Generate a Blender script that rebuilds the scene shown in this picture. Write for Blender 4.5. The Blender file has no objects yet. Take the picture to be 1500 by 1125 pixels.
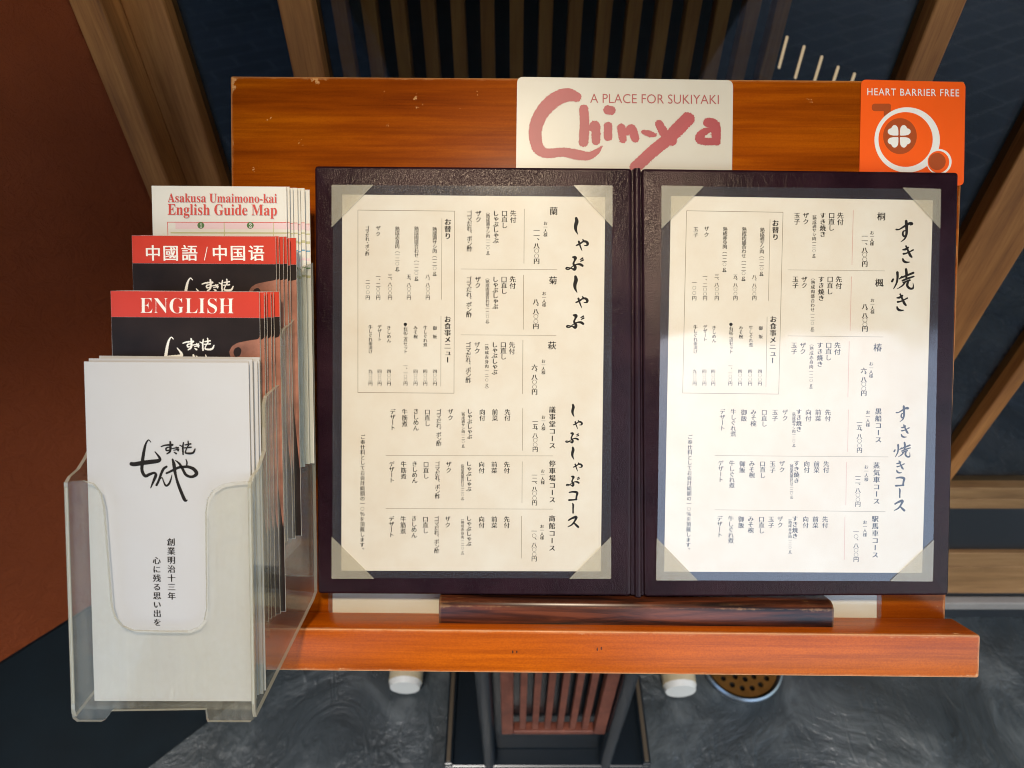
import bpy, bmesh, math, random
from mathutils import Vector, Matrix
random.seed(7)
sc = bpy.context.scene
COL = sc.collection
R = math.radians

# ------------------------------------------------------------------ camera, sky, sun, lamp, exposure
FPX = 1040.0
PITCH = R(45.6)
CAMH = 1.55
cd = bpy.data.cameras.new('camera'); cam = bpy.data.objects.new('camera', cd); COL.objects.link(cam)
cam.location = (0, 0, CAMH); cam.rotation_euler = (math.pi / 2 - PITCH, 0, 0)
cd.sensor_width = 36; cd.lens = FPX / 1500 * 36; cd.clip_start = 0.02; cd.clip_end = 200
cd.dof.use_dof = True; cd.dof.focus_distance = 0.525; cd.dof.aperture_fstop = 9.0
sc.camera = cam

SUN_EL, SUN_AZ = R(58), R(-14)
w = bpy.data.worlds.new('World'); sc.world = w; w.use_nodes = True
nt = w.node_tree
sky = nt.nodes.new('ShaderNodeTexSky'); sky.sky_type = 'NISHITA'; sky.sun_disc = False
sky.sun_elevation = SUN_EL; sky.sun_rotation = R(180) + SUN_AZ; sky.air_density = 1.3; sky.dust_density = 1.0
nt.links.new(sky.outputs[0], nt.nodes['Background'].inputs[0])
nt.nodes['Background'].inputs[1].default_value = 0.15

sl = bpy.data.lights.new('sun', 'SUN'); sl.energy = 1.5; sl.angle = R(12); sl.color = (1, .95, .88)
so = bpy.data.objects.new('sun', sl); COL.objects.link(so)
sd = Vector((math.sin(SUN_AZ) * math.cos(SUN_EL), -math.cos(SUN_AZ) * math.cos(SUN_EL), math.sin(SUN_EL)))
so.rotation_euler = sd.to_track_quat('Z', 'Y').to_euler()

LP = Vector((-.03, .02, 2.12))
ll = bpy.data.lights.new('eave_lamp', 'SPOT'); ll.shadow_soft_size = .06; ll.energy = 18; ll.color = (1, .84, .62); ll.spot_size = R(70); ll.spot_blend = 1.0
lo = bpy.data.objects.new('eave_lamp', ll); COL.objects.link(lo); lo.location = LP
lo.rotation_euler = (LP - Vector((.08, .24, 1.0))).to_track_quat('Z', 'Y').to_euler()

vs = sc.view_settings
vs.view_transform = 'Standard'; vs.look = 'None'; vs.exposure = 1.55; vs.gamma = 1; vs.use_curve_mapping = False
sc.render.engine = 'CYCLES'
sc.cycles.use_denoising = True; sc.cycles.pixel_filter_type = 'BLACKMAN_HARRIS'; sc.cycles.filter_width = 1.0
sc.cycles.max_bounces = 12; sc.cycles.transparent_max_bounces = 48; sc.cycles.glossy_bounces = 4
sc.cycles.caustics_reflective = False; sc.cycles.caustics_refractive = False

# ------------------------------------------------------------------ frames
CAMP = Vector((0, 0, CAMH))
F = Vector((0, math.cos(PITCH), -math.sin(PITCH))); U = Vector((0, math.sin(PITCH), math.cos(PITCH))); RT = Vector((1, 0, 0))


def raydir(px, py):
    return F + RT * ((px - 750) / FPX) + U * ((562.5 - py) / FPX)


class Frame:
    """an orthonormal frame: u to the right, v up the sloping face, w out of it"""
    def __init__(s, o, tilt, roll=0, yaw=0):
        s.o = o
        v = U * math.cos(tilt) - F * math.sin(tilt); wv = -F * math.cos(tilt) - U * math.sin(tilt); u = RT.copy()
        m = Matrix.Rotation(roll, 3, wv); u = m @ u; v = m @ v
        m = Matrix.Rotation(yaw, 3, v); u = m @ u; wv = m @ wv
        s.u, s.v, s.w = u, v, wv
        s.m = Matrix((u, v, wv)).transposed().to_4x4(); s.m.translation = o

    def P(s, px, py, w=0.0):
        d = raydir(px, py); n = s.w
        t = (s.o + n * w - CAMP).dot(n) / d.dot(n)
        q = CAMP + d * t - s.o
        return (q.dot(s.u), q.dot(s.v))

    def k(s, w):            # metres per photo pixel on the face at height w
        return (.553 - w) / FPX


BF = Frame(CAMP + F * .553, R(2.3), R(-.42), R(-.45))      # the board
HF = Frame(CAMP + F * .553, R(3.2), R(-.15), 0)             # the leaflet rack


def WY(px, py, y):          # world x, z where the plane at distance y stands
    d = raydir(px, py); t = y / d.y
    return (d.x * t, CAMH + d.z * t)


def WZ(px, py, z):
    d = raydir(px, py); t = (z - CAMH) / d.z
    return (d.x * t, d.y * t)


# ------------------------------------------------------------------ materials
def new_mat(name):
    m = bpy.data.materials.new(name); m.use_nodes = True
    t = m.node_tree; b = t.nodes['Principled BSDF']
    return m, t, b


def nd(t, typ, **kw):
    n = t.nodes.new(typ)
    for k_, v in kw.items():
        if k_ in ('_',): continue
        setattr(n, k_, v)
    return n


def coords(t, scale=(1, 1, 1), rot=(0, 0, 0), kind='Object'):
    c = nd(t, 'ShaderNodeTexCoord'); mp = nd(t, 'ShaderNodeMapping')
    mp.inputs['Scale'].default_value = scale; mp.inputs['Rotation'].default_value = rot
    t.links.new(c.outputs[kind], mp.inputs[0]); return mp.outputs[0]


def noise(t, vec, scale, detail=4, rough=.55, dist=0):
    n = nd(t, 'ShaderNodeTexNoise'); n.inputs['Scale'].default_value = scale; n.inputs['Detail'].default_value = detail
    n.inputs['Roughness'].default_value = rough; n.inputs['Distortion'].default_value = dist
    t.links.new(vec, n.inputs['Vector']); return n.outputs['Fac']


def ramp(t, fac, stops):
    r = nd(t, 'ShaderNodeValToRGB'); e = r.color_ramp.elements
    while len(e) < len(stops): e.new(.5)
    for i, (p, c) in enumerate(stops):
        e[i].position = p; e[i].color = (*c, 1) if len(c) == 3 else c
    t.links.new(fac, r.inputs[0]); return r.outputs[0]


def bump(t, b, h, strength, dist=.001):
    n = nd(t, 'ShaderNodeBump'); n.inputs['Strength'].default_value = strength; n.inputs['Distance'].default_value = dist
    t.links.new(h, n.inputs['Height'])
    if b is not None: t.links.new(n.outputs[0], b.inputs['Normal'])
    return n.outputs[0]


def mixc(t, fac, a, b_, mode='MIX'):
    n = nd(t, 'ShaderNodeMix', data_type='RGBA', blend_type=mode)
    if isinstance(fac, float): n.inputs[0].default_value = fac
    else: t.links.new(fac, n.inputs[0])
    for s_, v in ((6, a), (7, b_)):
        if isinstance(v, tuple): n.inputs[s_].default_value = (*v, 1)
        else: t.links.new(v, n.inputs[s_])
    return n.outputs[2]


def plain(name, col, rough=.6, spec=.5, mottle=0.0, mscale=60, metal=0.0, bstr=0.0, bscale=300, coat=0.0):
    m, t, b = new_mat(name)
    b.inputs['Roughness'].default_value = rough; b.inputs['Specular IOR Level'].default_value = spec
    b.inputs['Metallic'].default_value = metal; b.inputs['Coat Weight'].default_value = coat
    b.inputs['Base Color'].default_value = (*col, 1)
    if mottle or bstr:
        v = coords(t)
        if mottle:
            f = noise(t, v, mscale, 5)
            c = ramp(t, f, [(.3, tuple(x * (1 - mottle) for x in col)), (.7, tuple(min(1, x * (1 + mottle * .6)) for x in col))])
            t.links.new(c, b.inputs['Base Color'])
        if bstr:
            bump(t, b, noise(t, v, bscale, 3), bstr, .0006)
    return m


def wood(name, dark, mid, light, grain='x', rough=.35, coat=0.0, fine=1.0, contrast=1.0, rot=0.0, big=1.0, bstr=.12, spec=.3, wear=None, speck=0.0, stretch=1.0):
    m, t, b = new_mat(name)
    L_ = 1.6 / stretch
    st = {'x': (L_, 14, 14), 'y': (14, L_, 14), 'z': (14, 14, L_)}[grain]
    v = coords(t, tuple(s_ * big for s_ in st), (0, 0, rot))
    n1 = noise(t, v, 2.2, 6, .6, .5)
    st2 = tuple(s_ * 5 * fine * (.35 if s_ == L_ else 1) for s_ in st)
    v2 = coords(t, st2, (0, 0, rot))
    n2 = noise(t, v2, 3.0, 4, .7)
    c = ramp(t, n1, [(.5 - .22 / contrast, dark), (.5, mid), (.5 + .2 / contrast, light)])
    c2 = ramp(t, n2, [(.34, (.66, .58, .52)), (.56, (1, 1, 1))])
    c3 = mixc(t, .75, c, c2, 'MULTIPLY')
    h = n2
    if speck:
        n4 = noise(t, coords(t), 900, 2, .5)
        c3 = mixc(t, speck, c3, ramp(t, n4, [(.35, (.62, .5, .42)), (.62, (1, 1, 1))]), 'MULTIPLY'); h = n4
        n5 = noise(t, coords(t, (1, 2, 1)), 6, 3, .5)
        c3 = mixc(t, .55, c3, ramp(t, n5, [(.3, (.60, .46, .36)), (.62, (1, 1, 1))]), 'MULTIPLY')
    if wear:
        bv = nd(t, 'ShaderNodeBevel', samples=4); bv.inputs['Radius'].default_value = .0028
        ge = nd(t, 'ShaderNodeNewGeometry'); dp = nd(t, 'ShaderNodeVectorMath', operation='DOT_PRODUCT')
        t.links.new(bv.outputs[0], dp.inputs[0]); t.links.new(ge.outputs['True Normal'], dp.inputs[1])
        nw = noise(t, coords(t), 60, 5, .7)
        sb = nd(t, 'ShaderNodeMath', operation='MULTIPLY_ADD'); t.links.new(nw, sb.inputs[0]); sb.inputs[1].default_value = -.16; sb.inputs[2].default_value = 1.03
        lt = nd(t, 'ShaderNodeMath', operation='LESS_THAN'); t.links.new(dp.outputs['Value'], lt.inputs[0]); mn_ = nd(t, 'ShaderNodeMath', operation='MINIMUM'); t.links.new(sb.outputs[0], mn_.inputs[0]); mn_.inputs[1].default_value = .99; t.links.new(mn_.outputs[0], lt.inputs[1])
        ml = nd(t, 'ShaderNodeMath', operation='MULTIPLY'); t.links.new(lt.outputs[0], ml.inputs[0]); ml.inputs[1].default_value = .6
        c3 = mixc(t, ml.outputs[0], c3, wear)
    t.links.new(c3, b.inputs['Base Color'])
    b.inputs['Roughness'].default_value = rough
    b.inputs['Specular IOR Level'].default_value = spec; b.inputs['Coat Weight'].default_value = coat; b.inputs['Coat Roughness'].default_value = .12
    bump(t, b, h, bstr, .0006)
    return m


def clear(name, tint=(1, 1, 1), milk=.0, milkcol=(.8, .8, .78), gloss=1.0, rough=.04, ior=1.45, bscale=0, bstr=0):
    """thin clear sheet: see-through, mirror by Fresnel, a little haze"""
    m, t, b = new_mat(name); t.nodes.remove(b)
    out = t.nodes['Material Output']
    tr = nd(t, 'ShaderNodeBsdfTransparent'); tr.inputs[0].default_value = (*tint, 1)
    gl = nd(t, 'ShaderNodeBsdfGlossy'); gl.inputs['Roughness'].default_value = rough
    gl.inputs['Color'].default_value = (gloss, gloss, gloss, 1)
    df = nd(t, 'ShaderNodeBsdfDiffuse'); df.inputs[0].default_value = (*milkcol, 1)
    tl = nd(t, 'ShaderNodeBsdfTranslucent'); tl.inputs[0].default_value = (*milkcol, 1)
    ad = nd(t, 'ShaderNodeMixShader'); ad.inputs[0].default_value = .4
    t.links.new(df.outputs[0], ad.inputs[1]); t.links.new(tl.outputs[0], ad.inputs[2])
    lw = nd(t, 'ShaderNodeLayerWeight'); lw.inputs['Blend'].default_value = .5
    p5 = nd(t, 'ShaderNodeMath', operation='POWER'); t.links.new(lw.outputs['Facing'], p5.inputs[0]); p5.inputs[1].default_value = 5
    f0 = ((ior - 1) / (ior + 1)) ** 2
    fr = nd(t, 'ShaderNodeMath', operation='MULTIPLY_ADD'); t.links.new(p5.outputs[0], fr.inputs[0]); fr.inputs[1].default_value = 1 - f0; fr.inputs[2].default_value = f0
    m1 = nd(t, 'ShaderNodeMixShader'); m1.inputs[0].default_value = milk
    t.links.new(tr.outputs[0], m1.inputs[1]); t.links.new(ad.outputs[0], m1.inputs[2])
    m2 = nd(t, 'ShaderNodeMixShader'); t.links.new(fr.outputs[0], m2.inputs[0])
    t.links.new(m1.outputs[0], m2.inputs[1]); t.links.new(gl.outputs[0], m2.inputs[2])
    if bstr:
        v = coords(t)
        nn = bump(t, None, noise(t, v, bscale, 2), bstr, .004)
        t.links.new(nn, gl.inputs['Normal'])
    t.links.new(m2.outputs[0], out.inputs[0])
    return m


M = {}
M['board'] = wood('varnished_board', (.16, .027, .001), (.28, .056, .0015), (.42, .104, .002), 'x', .27, .0, 1.0, .9, 0.0, 1.6, .04, .22, (.75, .42, .16), .25, 1.5)
M['lip'] = wood('varnished_lip', (.38, .074, .001), (.52, .108, .0015), (.62, .140, .002), 'x', .32, .0, 1.3, .8, 0.0, 1.6, .10, .30, (.90, .66, .38), .4, 1.6)
M['strip'] = wood('rosewood', (.010, .004, .003), (.065, .017, .007), (.15, .040, .016), 'x', .30, .0, 1.0, 1.7, R(-13), 4.2, .1, .4, (.30, .16, .07), 0.0, 1.6)
M['post'] = wood('cedar_post', (.22, .080, .020), (.37, .138, .034), (.50, .205, .056), 'z', .6, 0, 1.6, 1.0)
M['post_dark'] = wood('cedar_shaded', (.16, .075, .028), (.22, .105, .04), (.28, .14, .055), 'z', .6, 0, 1.4, 1.0)
M['rail'] = wood('cedar_rail', (.22, .11, .04), (.33, .17, .065), (.42, .23, .10), 'x', .6, 0, 1.6, 1.0)
M['slat'] = wood('screen_slat', (.26, .090, .016), (.36, .13, .026), (.45, .18, .04), 'z', .6, 0, 1.2, 1.0)
M['soffit'] = wood('eave_board', (.10, .05, .02), (.16, .08, .03), (.2, .1, .04), 'x', .7)
M['grille'] = wood('red_lattice_wood', (.085, .022, .012), (.13, .036, .019), (.18, .055, .03), 'z', .5)
M['kick'] = plain('black_kick_board', (.012, .014, .016), .35)
M['black'] = plain('black_paint', (.006, .009, .012), .25, .35)
M['dim_edge'] = plain('dim_brown_edge', (.05, .035, .02), .5)
M['blocker_face'] = plain('dark_blocker', (.05, .042, .036), .8, .3, .3, 1.5)
M['dado'] = plain('black_dado', (.0035, .007, .009), .5, .2, .4, 8)
M['cream_tube'] = plain('cream_paint', (.46, .37, .23), .4)
M['white_cap'] = plain('white_cap', (.55, .53, .48), .35)
M['brass'] = plain('brass', (.62, .38, .12), .3, .5, .2, 40, 1.0)
M['steel'] = plain('dish_metal', (.18, .21, .24), .3, .5, 0, 1, .8)
M['sill'] = plain('sill_stone', (.26, .23, .20), .6, .4, .15, 20)
M['glass'] = clear('door_glass', (.72, .76, .78), 0, gloss=1.0, rough=.015, ior=1.42)
M['film'] = clear('laminate_film', (.985, .985, .985), .006, (.8, .85, .9), 1.0, .08, 1.85, 9, .34)
M['film_edge'] = clear('film_border', (.86, .9, .93), .06, (.62, .7, .78), 1.0, .07, 1.75, 9, .30)
M['thin_film'] = clear('thin_laminate', (.95, .96, .96), .07, (.66, .68, .64), .6, .1, 1.4)
M['pocket'] = clear('corner_pocket', (.92, .92, .9), .30, (.80, .74, .60), 1.0, .25, 1.4, 60, .1)
M['acryl'] = clear('aged_acrylic', (.985, .985, .965), .05, (.85, .80, .64), .5, .08, 1.4, 9, .1)
M['acryl_side'] = clear('aged_acrylic_side', (.95, .955, .92), .045, (.60, .58, .48), .8, .06, 1.4)
for k__ in ('acryl', 'acryl_side'):
    t = M[k__].node_tree; mx = [n_ for n_ in t.nodes if n_.type == 'MIX_SHADER' and not n_.inputs[0].is_linked and n_.inputs[1].links[0].from_node.type == 'BSDF_TRANSPARENT'][0]
    f1_ = noise(t, coords(t, (220, 9, 60)), 1.0, 3, .6); f2_ = noise(t, coords(t, (40, 40, 40), (0, 0, .5)), 1.0, 6, .7, 2.0)
    mm_ = nd(t, 'ShaderNodeMath', operation='MULTIPLY'); t.links.new(f1_, mm_.inputs[0]); t.links.new(f2_, mm_.inputs[1])
    t.links.new(ramp(t, mm_.outputs[0], [(.12, (.015,) * 3), (.42, (.105,) * 3)]), mx.inputs[0])
M['acryl_edge'] = clear('acrylic_rim', (.72, .72, .66), .45, (.80, .76, .64), 1.0, .06, 1.6)
M['warm_glow'] = plain('reflection_glow', (1, .8, .5), .5)
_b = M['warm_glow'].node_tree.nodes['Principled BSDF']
_b.inputs['Emission Color'].default_value = (1, .66, .36, 1); _b.inputs['Emission Strength'].default_value = .32  # glow painted in for reflected lights, no lamp of its own


def paper_mat(name, col, m_=.05, rough=.75):
    m, t, b = new_mat(name); v = coords(t)
    f1 = noise(t, v, 28, 5, .6); f2 = noise(t, v, 700, 2)
    c = ramp(t, f1, [(.3, tuple(x * (1 - m_ * (1 + .8 * i)) for i, x in enumerate(col))), (.68, col)])
    t.links.new(c, b.inputs['Base Color']); b.inputs['Roughness'].default_value = rough; b.inputs['Specular IOR Level'].default_value = .3
    bump(t, b, f2, .05, .0003); return m


M['menu_paper'] = paper_mat('cream_washi', (.755, .70, .59), .06)
M['card_paper'] = paper_mat('cream_card', (.78, .72, .58), .05)
M['white_paper'] = paper_mat('white_leaflet', (.46, .46, .465), .02, .5)
M['map_paper'] = paper_mat('map_leaflet', (.66, .63, .56), .02, .45)
M['edge_paper'] = paper_mat('paper_edge', (.50, .42, .28), .2)
M['sign_paper'] = paper_mat('sign_laminate', (.50, .47, .40), .03, .35)
M['orange'] = plain('orange_sticker', (.85, .10, .004), .35, .5, .04, 20)
M['brown_ink'] = plain('brown_ink', (.36, .06, .006), .4)
M['white_ink'] = plain('white_ink', (.74, .72, .66), .5)
M['ink'] = plain('black_ink', (.010, .008, .007), .7, .2)
M['rule'] = plain('rule_ink', (.30, .25, .18), .7, .2)
M['pink_rule'] = plain('pink_rule_ink', (.62, .36, .30), .7, .2)
M['crimson'] = plain('crimson_ink', (.30, .038, .045), .45, .5, .14, 30)
M['red_text'] = plain('red_ink', (.55, .05, .035), .5)
M['red_band'] = plain('red_print', (.50, .034, .014), .35, .5, .05, 40)
M['photo_dark'] = plain('dark_print', (.018, .011, .009), .4, .2, .5, 25)
M['skin_print'] = plain('hand_print', (.30, .125, .08), .4, .3, .6, 45)
M['pink_print'] = plain('pink_print', (.68, .50, .50), .5)
M['green_print'] = plain('green_print', (.07, .15, .04), .5)
M['olive_print'] = plain('olive_print', (.45, .42, .22), .5)
M['blue_print'] = plain('blue_print', (.12, .28, .42), .5)

# leather
m, t, b = new_mat('aubergine_leather'); M['leather'] = m
v = coords(t)
n1 = noise(t, v, 26, 4); n2 = noise(t, coords(t, (1, .5, 1), (0, 0, .6)), 230, 6, .68, 1.2)
vo = nd(t, 'ShaderNodeTexVoronoi', feature='DISTANCE_TO_EDGE'); vo.inputs['Scale'].default_value = 900; t.links.new(v, vo.inputs['Vector'])
t.links.new(ramp(t, n1, [(.3, (.010, .0035, .0065)), (.7, (.022, .008, .0125))]), b.inputs['Base Color'])
hh = nd(t, 'ShaderNodeMath', operation='MULTIPLY_ADD'); t.links.new(vo.outputs['Distance'], hh.inputs[0]); hh.inputs[1].default_value = .6; t.links.new(n2, hh.inputs[2])
n3 = noise(t, v, 45, 3); h2 = nd(t, 'ShaderNodeMath', operation='MULTIPLY_ADD'); t.links.new(n3, h2.inputs[0]); h2.inputs[1].default_value = 1.2; t.links.new(hh.outputs[0], h2.inputs[2])
bump(t, b, h2.outputs[0], .36, .0009)
t.links.new(ramp(t, n1, [(.3, (.17,) * 3), (.7, (.27,) * 3)]), b.inputs['Roughness']); b.inputs['Specular IOR Level'].default_value = .21; b.inputs['Specular Tint'].default_value = (1, .86, .80, 1)

# plaster wall
m, t, b = new_mat('red_plaster'); M['plaster'] = m
v = coords(t); f = noise(t, v, 3, 6, .6)
t.links.new(ramp(t, f, [(.3, (.19, .038, .010)), (.7, (.25, .054, .018))]), b.inputs['Base Color'])
b.inputs['Roughness'].default_value = .95; b.inputs['Specular IOR Level'].default_value = .08; bump(t, b, noise(t, v, 42, 8, .7, .6), .9, .006)

# slate
m, t, b = new_mat('slate'); M['slate'] = m
v = coords(t)
f = noise(t, v, 4.5, 10, .66, 1.0)
vd = nd(t, 'ShaderNodeTexVoronoi', feature='DISTANCE_TO_EDGE'); vd.inputs['Scale'].default_value = 2.1
wob = nd(t, 'ShaderNodeVectorMath', operation='MULTIPLY_ADD'); nz = nd(t, 'ShaderNodeTexNoise'); nz.inputs['Scale'].default_value = 5; t.links.new(v, nz.inputs['Vector'])
t.links.new(nz.outputs['Color'], wob.inputs[0]); wob.inputs[1].default_value = (.10, .10, 0); t.links.new(v, wob.inputs[2]); t.links.new(wob.outputs[0], vd.inputs['Vector'])
crack = ramp(t, vd.outputs['Distance'], [(.0, (.85,) * 3), (.006, (1,) * 3)])
base = ramp(t, f, [(.32, (.014, .018, .020)), (.52, (.036, .043, .046)), (.72, (.105, .115, .116))])
t.links.new(mixc(t, .8, base, crack, 'MULTIPLY'), b.inputs['Base Color'])
rid = nd(t, 'ShaderNodeTexNoise', noise_type='RIDGED_MULTIFRACTAL'); rid.inputs['Scale'].default_value = 1.0; rid.inputs['Detail'].default_value = 5; rid.inputs['Distortion'].default_value = 1.2
t.links.new(coords(t, (40, 13, 20), (0, 0, .3)), rid.inputs['Vector'])
ms = nd(t, 'ShaderNodeMath', operation='MULTIPLY_ADD'); t.links.new(rid.outputs['Fac'], ms.inputs[0]); ms.inputs[1].default_value = .22; t.links.new(f, ms.inputs[2])
ms2 = nd(t, 'ShaderNodeMath', operation='MULTIPLY_ADD'); t.links.new(crack, ms2.inputs[0]); ms2.inputs[1].default_value = .12; t.links.new(ms.outputs[0], ms2.inputs[2])
bump(t, b, ms2.outputs[0], .8, .016)
t.links.new(ramp(t, f, [(.3, (.36,) * 3), (.7, (.16,) * 3)]), b.inputs['Roughness']); b.inputs['Specular IOR Level'].default_value = .7

# paving of the street
m, t, b = new_mat('street_paving'); M['paving'] = m
br = nd(t, 'ShaderNodeTexBrick'); br.inputs['Scale'].default_value = 1.6; br.inputs['Mortar Size'].default_value = .012
br.inputs['Color1'].default_value = (.095, .108, .135, 1); br.inputs['Color2'].default_value = (.060, .070, .092, 1); br.inputs['Mortar'].default_value = (.22, .23, .24, 1)
t.links.new(coords(t, (1, 1, 1), (0, 0, R(32))), br.inputs['Vector']); t.links.new(br.outputs[0], b.inputs['Base Color'])
b.inputs['Roughness'].default_value = .7


# ------------------------------------------------------------------ mesh helpers
class MB:
    def __init__(s): s.v = []; s.f = []; s.mi = []

    def add(s, vs_, fs, mi=0):
        o = len(s.v); s.v += [tuple(x) for x in vs_]
        for f_ in fs: s.f.append(tuple(i + o for i in f_)); s.mi.append(mi)

    def box(s, x0, x1, y0, y1, z0, z1, bev=0.0, seg=2, mi=0):
        bm = bmesh.new()
        vs_ = [bm.verts.new((x, y, z)) for x in (x0, x1) for y in (y0, y1) for z in (z0, z1)]
        for q in ((0, 1, 3, 2), (4, 6, 7, 5), (0, 4, 5, 1), (2, 3, 7, 6), (0, 2, 6, 4), (1, 5, 7, 3)):
            bm.faces.new([vs_[i] for i in q])
        s._bm(bm, bev, seg, mi)

    def _bm(s, bm, bev=0.0, seg=2, mi=0):
        bmesh.ops.recalc_face_normals(bm, faces=bm.faces)
        if bev:
            ed = [e for e in bm.edges if len(e.link_faces) == 2 and e.calc_face_angle(0) > .6]
            bmesh.ops.bevel(bm, geom=ed, offset=bev, segments=seg, affect='EDGES', profile=.5)
        bm.verts.index_update()
        s.add([v_.co for v_ in bm.verts], [[v_.index for v_ in f_.verts] for f_ in bm.faces], mi); bm.free()

    def prism(s, pts, z0, z1, bev=0.0, seg=2, mi=0, top=None):
        """outline (a,b) between heights z0 and z1; optional other outline at the top"""
        bm = bmesh.new(); n = len(pts); tp = top or pts
        lo_ = [bm.verts.new((p[0], p[1], z0)) for p in pts]; hi = [bm.verts.new((p[0], p[1], z1)) for p in tp]
        bm.faces.new(lo_[::-1]); bm.faces.new(hi)
        for i in range(n): bm.faces.new((lo_[i], lo_[(i + 1) % n], hi[(i + 1) % n], hi[i]))
        s._bm(bm, bev, seg, mi)

    def poly(s, pts, z, mi=0):
        a = sum(pts[i][0] * pts[(i + 1) % len(pts)][1] - pts[(i + 1) % len(pts)][0] * pts[i][1] for i in range(len(pts)))
        if a < 0: pts = pts[::-1]
        s.add([(p[0], p[1], z) for p in pts], [list(range(len(pts)))], mi)

    def tube(s, p0, p1, r, n=20, r1=None, cap=True):
        p0 = Vector(p0); p1 = Vector(p1); d = (p1 - p0).normalized(); r1 = r if r1 is None else r1
        a = d.orthogonal().normalized(); b_ = d.cross(a)
        c0 = [p0 + (a * math.cos(i * 2 * math.pi / n) + b_ * math.sin(i * 2 * math.pi / n)) * r for i in range(n)]
        c1 = [p1 + (a * math.cos(i * 2 * math.pi / n) + b_ * math.sin(i * 2 * math.pi / n)) * r1 for i in range(n)]
        fs = [(i, (i + 1) % n, n + (i + 1) % n, n + i) for i in range(n)]
        if cap: fs += [tuple(range(n))[::-1], tuple(range(n, 2 * n))]
        s.add(c0 + c1, fs)


def link_mesh(name, mb, mats, parent=None, off=(0, 0, 0), smooth=False, matrix=None):
    me = bpy.data.meshes.new(name)
    o_ = Vector(off)
    me.from_pydata([tuple(Vector(x) - o_) for x in mb.v], [], mb.f)
    for mm in (mats if isinstance(mats, (list, tuple)) else [mats]): me.materials.append(mm)
    me.polygons.foreach_set('material_index', mb.mi)
    if smooth:
        me.polygons.foreach_set('use_smooth', [True] * len(me.polygons))
        me.set_sharp_from_angle(angle=R(40))
    me.update()
    ob = bpy.data.objects.new(name, me); COL.objects.link(ob)
    if parent: ob.parent = parent
    if matrix is not None: ob.matrix_world = matrix
    return ob


def tag(o, label=None, cat=None, group=None, kind=None):
    if label: o['label'] = label
    if cat: o['category'] = cat
    if group: o['group'] = group
    if kind: o['kind'] = kind
    return o


class Thing:
    """an Empty in a frame; its parts are meshes given in frame coordinates"""
    def __init__(s, name, label, cat, frame=None, base=(0, 0, 0), group=None):
        s.e = bpy.data.objects.new(name, None); COL.objects.link(s.e); s.base = base; s.e.empty_display_size = .02
        m_ = frame.m.copy() if frame else Matrix.Identity(4)
        s.e.matrix_world = m_ @ Matrix.Translation(base)
        tag(s.e, label, cat, group)

    def part(s, name, mb, mats, parent=None, label=None, smooth=False):
        o = link_mesh(name, mb, mats, parent or s.e, s.base, smooth)
        if label: o['label'] = label
        return o


def solo(name, mb, mats, label, cat, frame=None, base=(0, 0, 0), group=None, smooth=False):
    m_ = (frame.m.copy() if frame else Matrix.Identity(4)) @ Matrix.Translation(base)
    o = link_mesh(name, mb, mats, None, base, smooth, m_)
    return tag(o, label, cat, group)


def struct(name, mb, mat):
    o = link_mesh(name, mb, mat); o['kind'] = 'structure'; return o


def rounded(x0, x1, y0, y1, r, n=6):
    out = []
    for cx, cy, a0 in ((x1 - r, y1 - r, 0), (x0 + r, y1 - r, 90), (x0 + r, y0 + r, 180), (x1 - r, y0 + r, 270)):
        for i in range(n + 1):
            a = R(a0 + 90 * i / n); out.append((cx + r * math.cos(a), cy + r * math.sin(a)))
    return out


def round_quad(q, r, n=6):
    """rounds the corners of a polygon"""
    out = []; N = len(q)
    for i in range(N):
        p = Vector(q[i]); a = Vector(q[i - 1]); c = Vector(q[(i + 1) % N])
        rr = r[i] if isinstance(r, (list, tuple)) else r
        if rr <= 0: out.append(tuple(p)); continue
        p0 = p + (a - p).normalized() * rr; p1 = p + (c - p).normalized() * rr
        for k_ in range(n + 1):
            tt = k_ / n; out.append(tuple((1 - tt) ** 2 * p0 + 2 * tt * (1 - tt) * p + tt * tt * p1))
    return out


def ellipse(cx, cy, rx, ry=None, n=48):
    ry = rx if ry is None else ry
    return [(cx + rx * math.cos(2 * math.pi * i / n), cy + ry * math.sin(2 * math.pi * i / n)) for i in range(n)]


# ------------------------------------------------------------------ lettering
_cur = bpy.data.curves.new('lettering', 'FONT'); _cur.dimensions = '2D'; _cur.fill_mode = 'FRONT'; _cur.resolution_u = 3
_to = bpy.data.objects.new('lettering', _cur); COL.objects.link(_to)
_cache = {}


def glyph(s_, off=0.0, space=1.0):
    key = (s_, off, space)
    if key not in _cache:
        _cur.body = s_; _cur.offset = off; _cur.space_character = space
        bpy.context.view_layer.update()
        me = _to.to_mesh()
        _cache[key] = ([(v_.co.x, v_.co.y) for v_ in me.vertices], [tuple(p.vertices) for p in me.polygons])
        _to.to_mesh_clear()
    return _cache[key]


def put_glyph(mb, ch, a, b_, em, z, weight=.045, thin=.0, mi=0, sx=1.0):
    """one upright character of a vertical column, brush-serif contrast from two shifted copies"""
    rot = False; dx = dy = 0.0; src = ch
    if ch == 'ー': rot = True
    if ch in '、。': dx, dy = .55, .55
    if ch in 'ゃゅょっュッ': dx, dy = .08, .06
    vs_, fs = glyph(src, thin)
    if not vs_: return
    if ch == '〇': em = em * .84; weight *= .3; thin = -.012
    vs_, fs = glyph(src, thin)
    for c_, sh in enumerate((-weight / 2, weight / 2)):
        pts = []
        for x, y in vs_:
            x -= .5; y -= .38
            if rot: x, y = y, -x
            pts.append((a + (x * sx + dx + sh) * em, b_ + (y + dy) * em, z + c_ * .00002))
        mb.add(pts, fs, mi)


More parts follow.
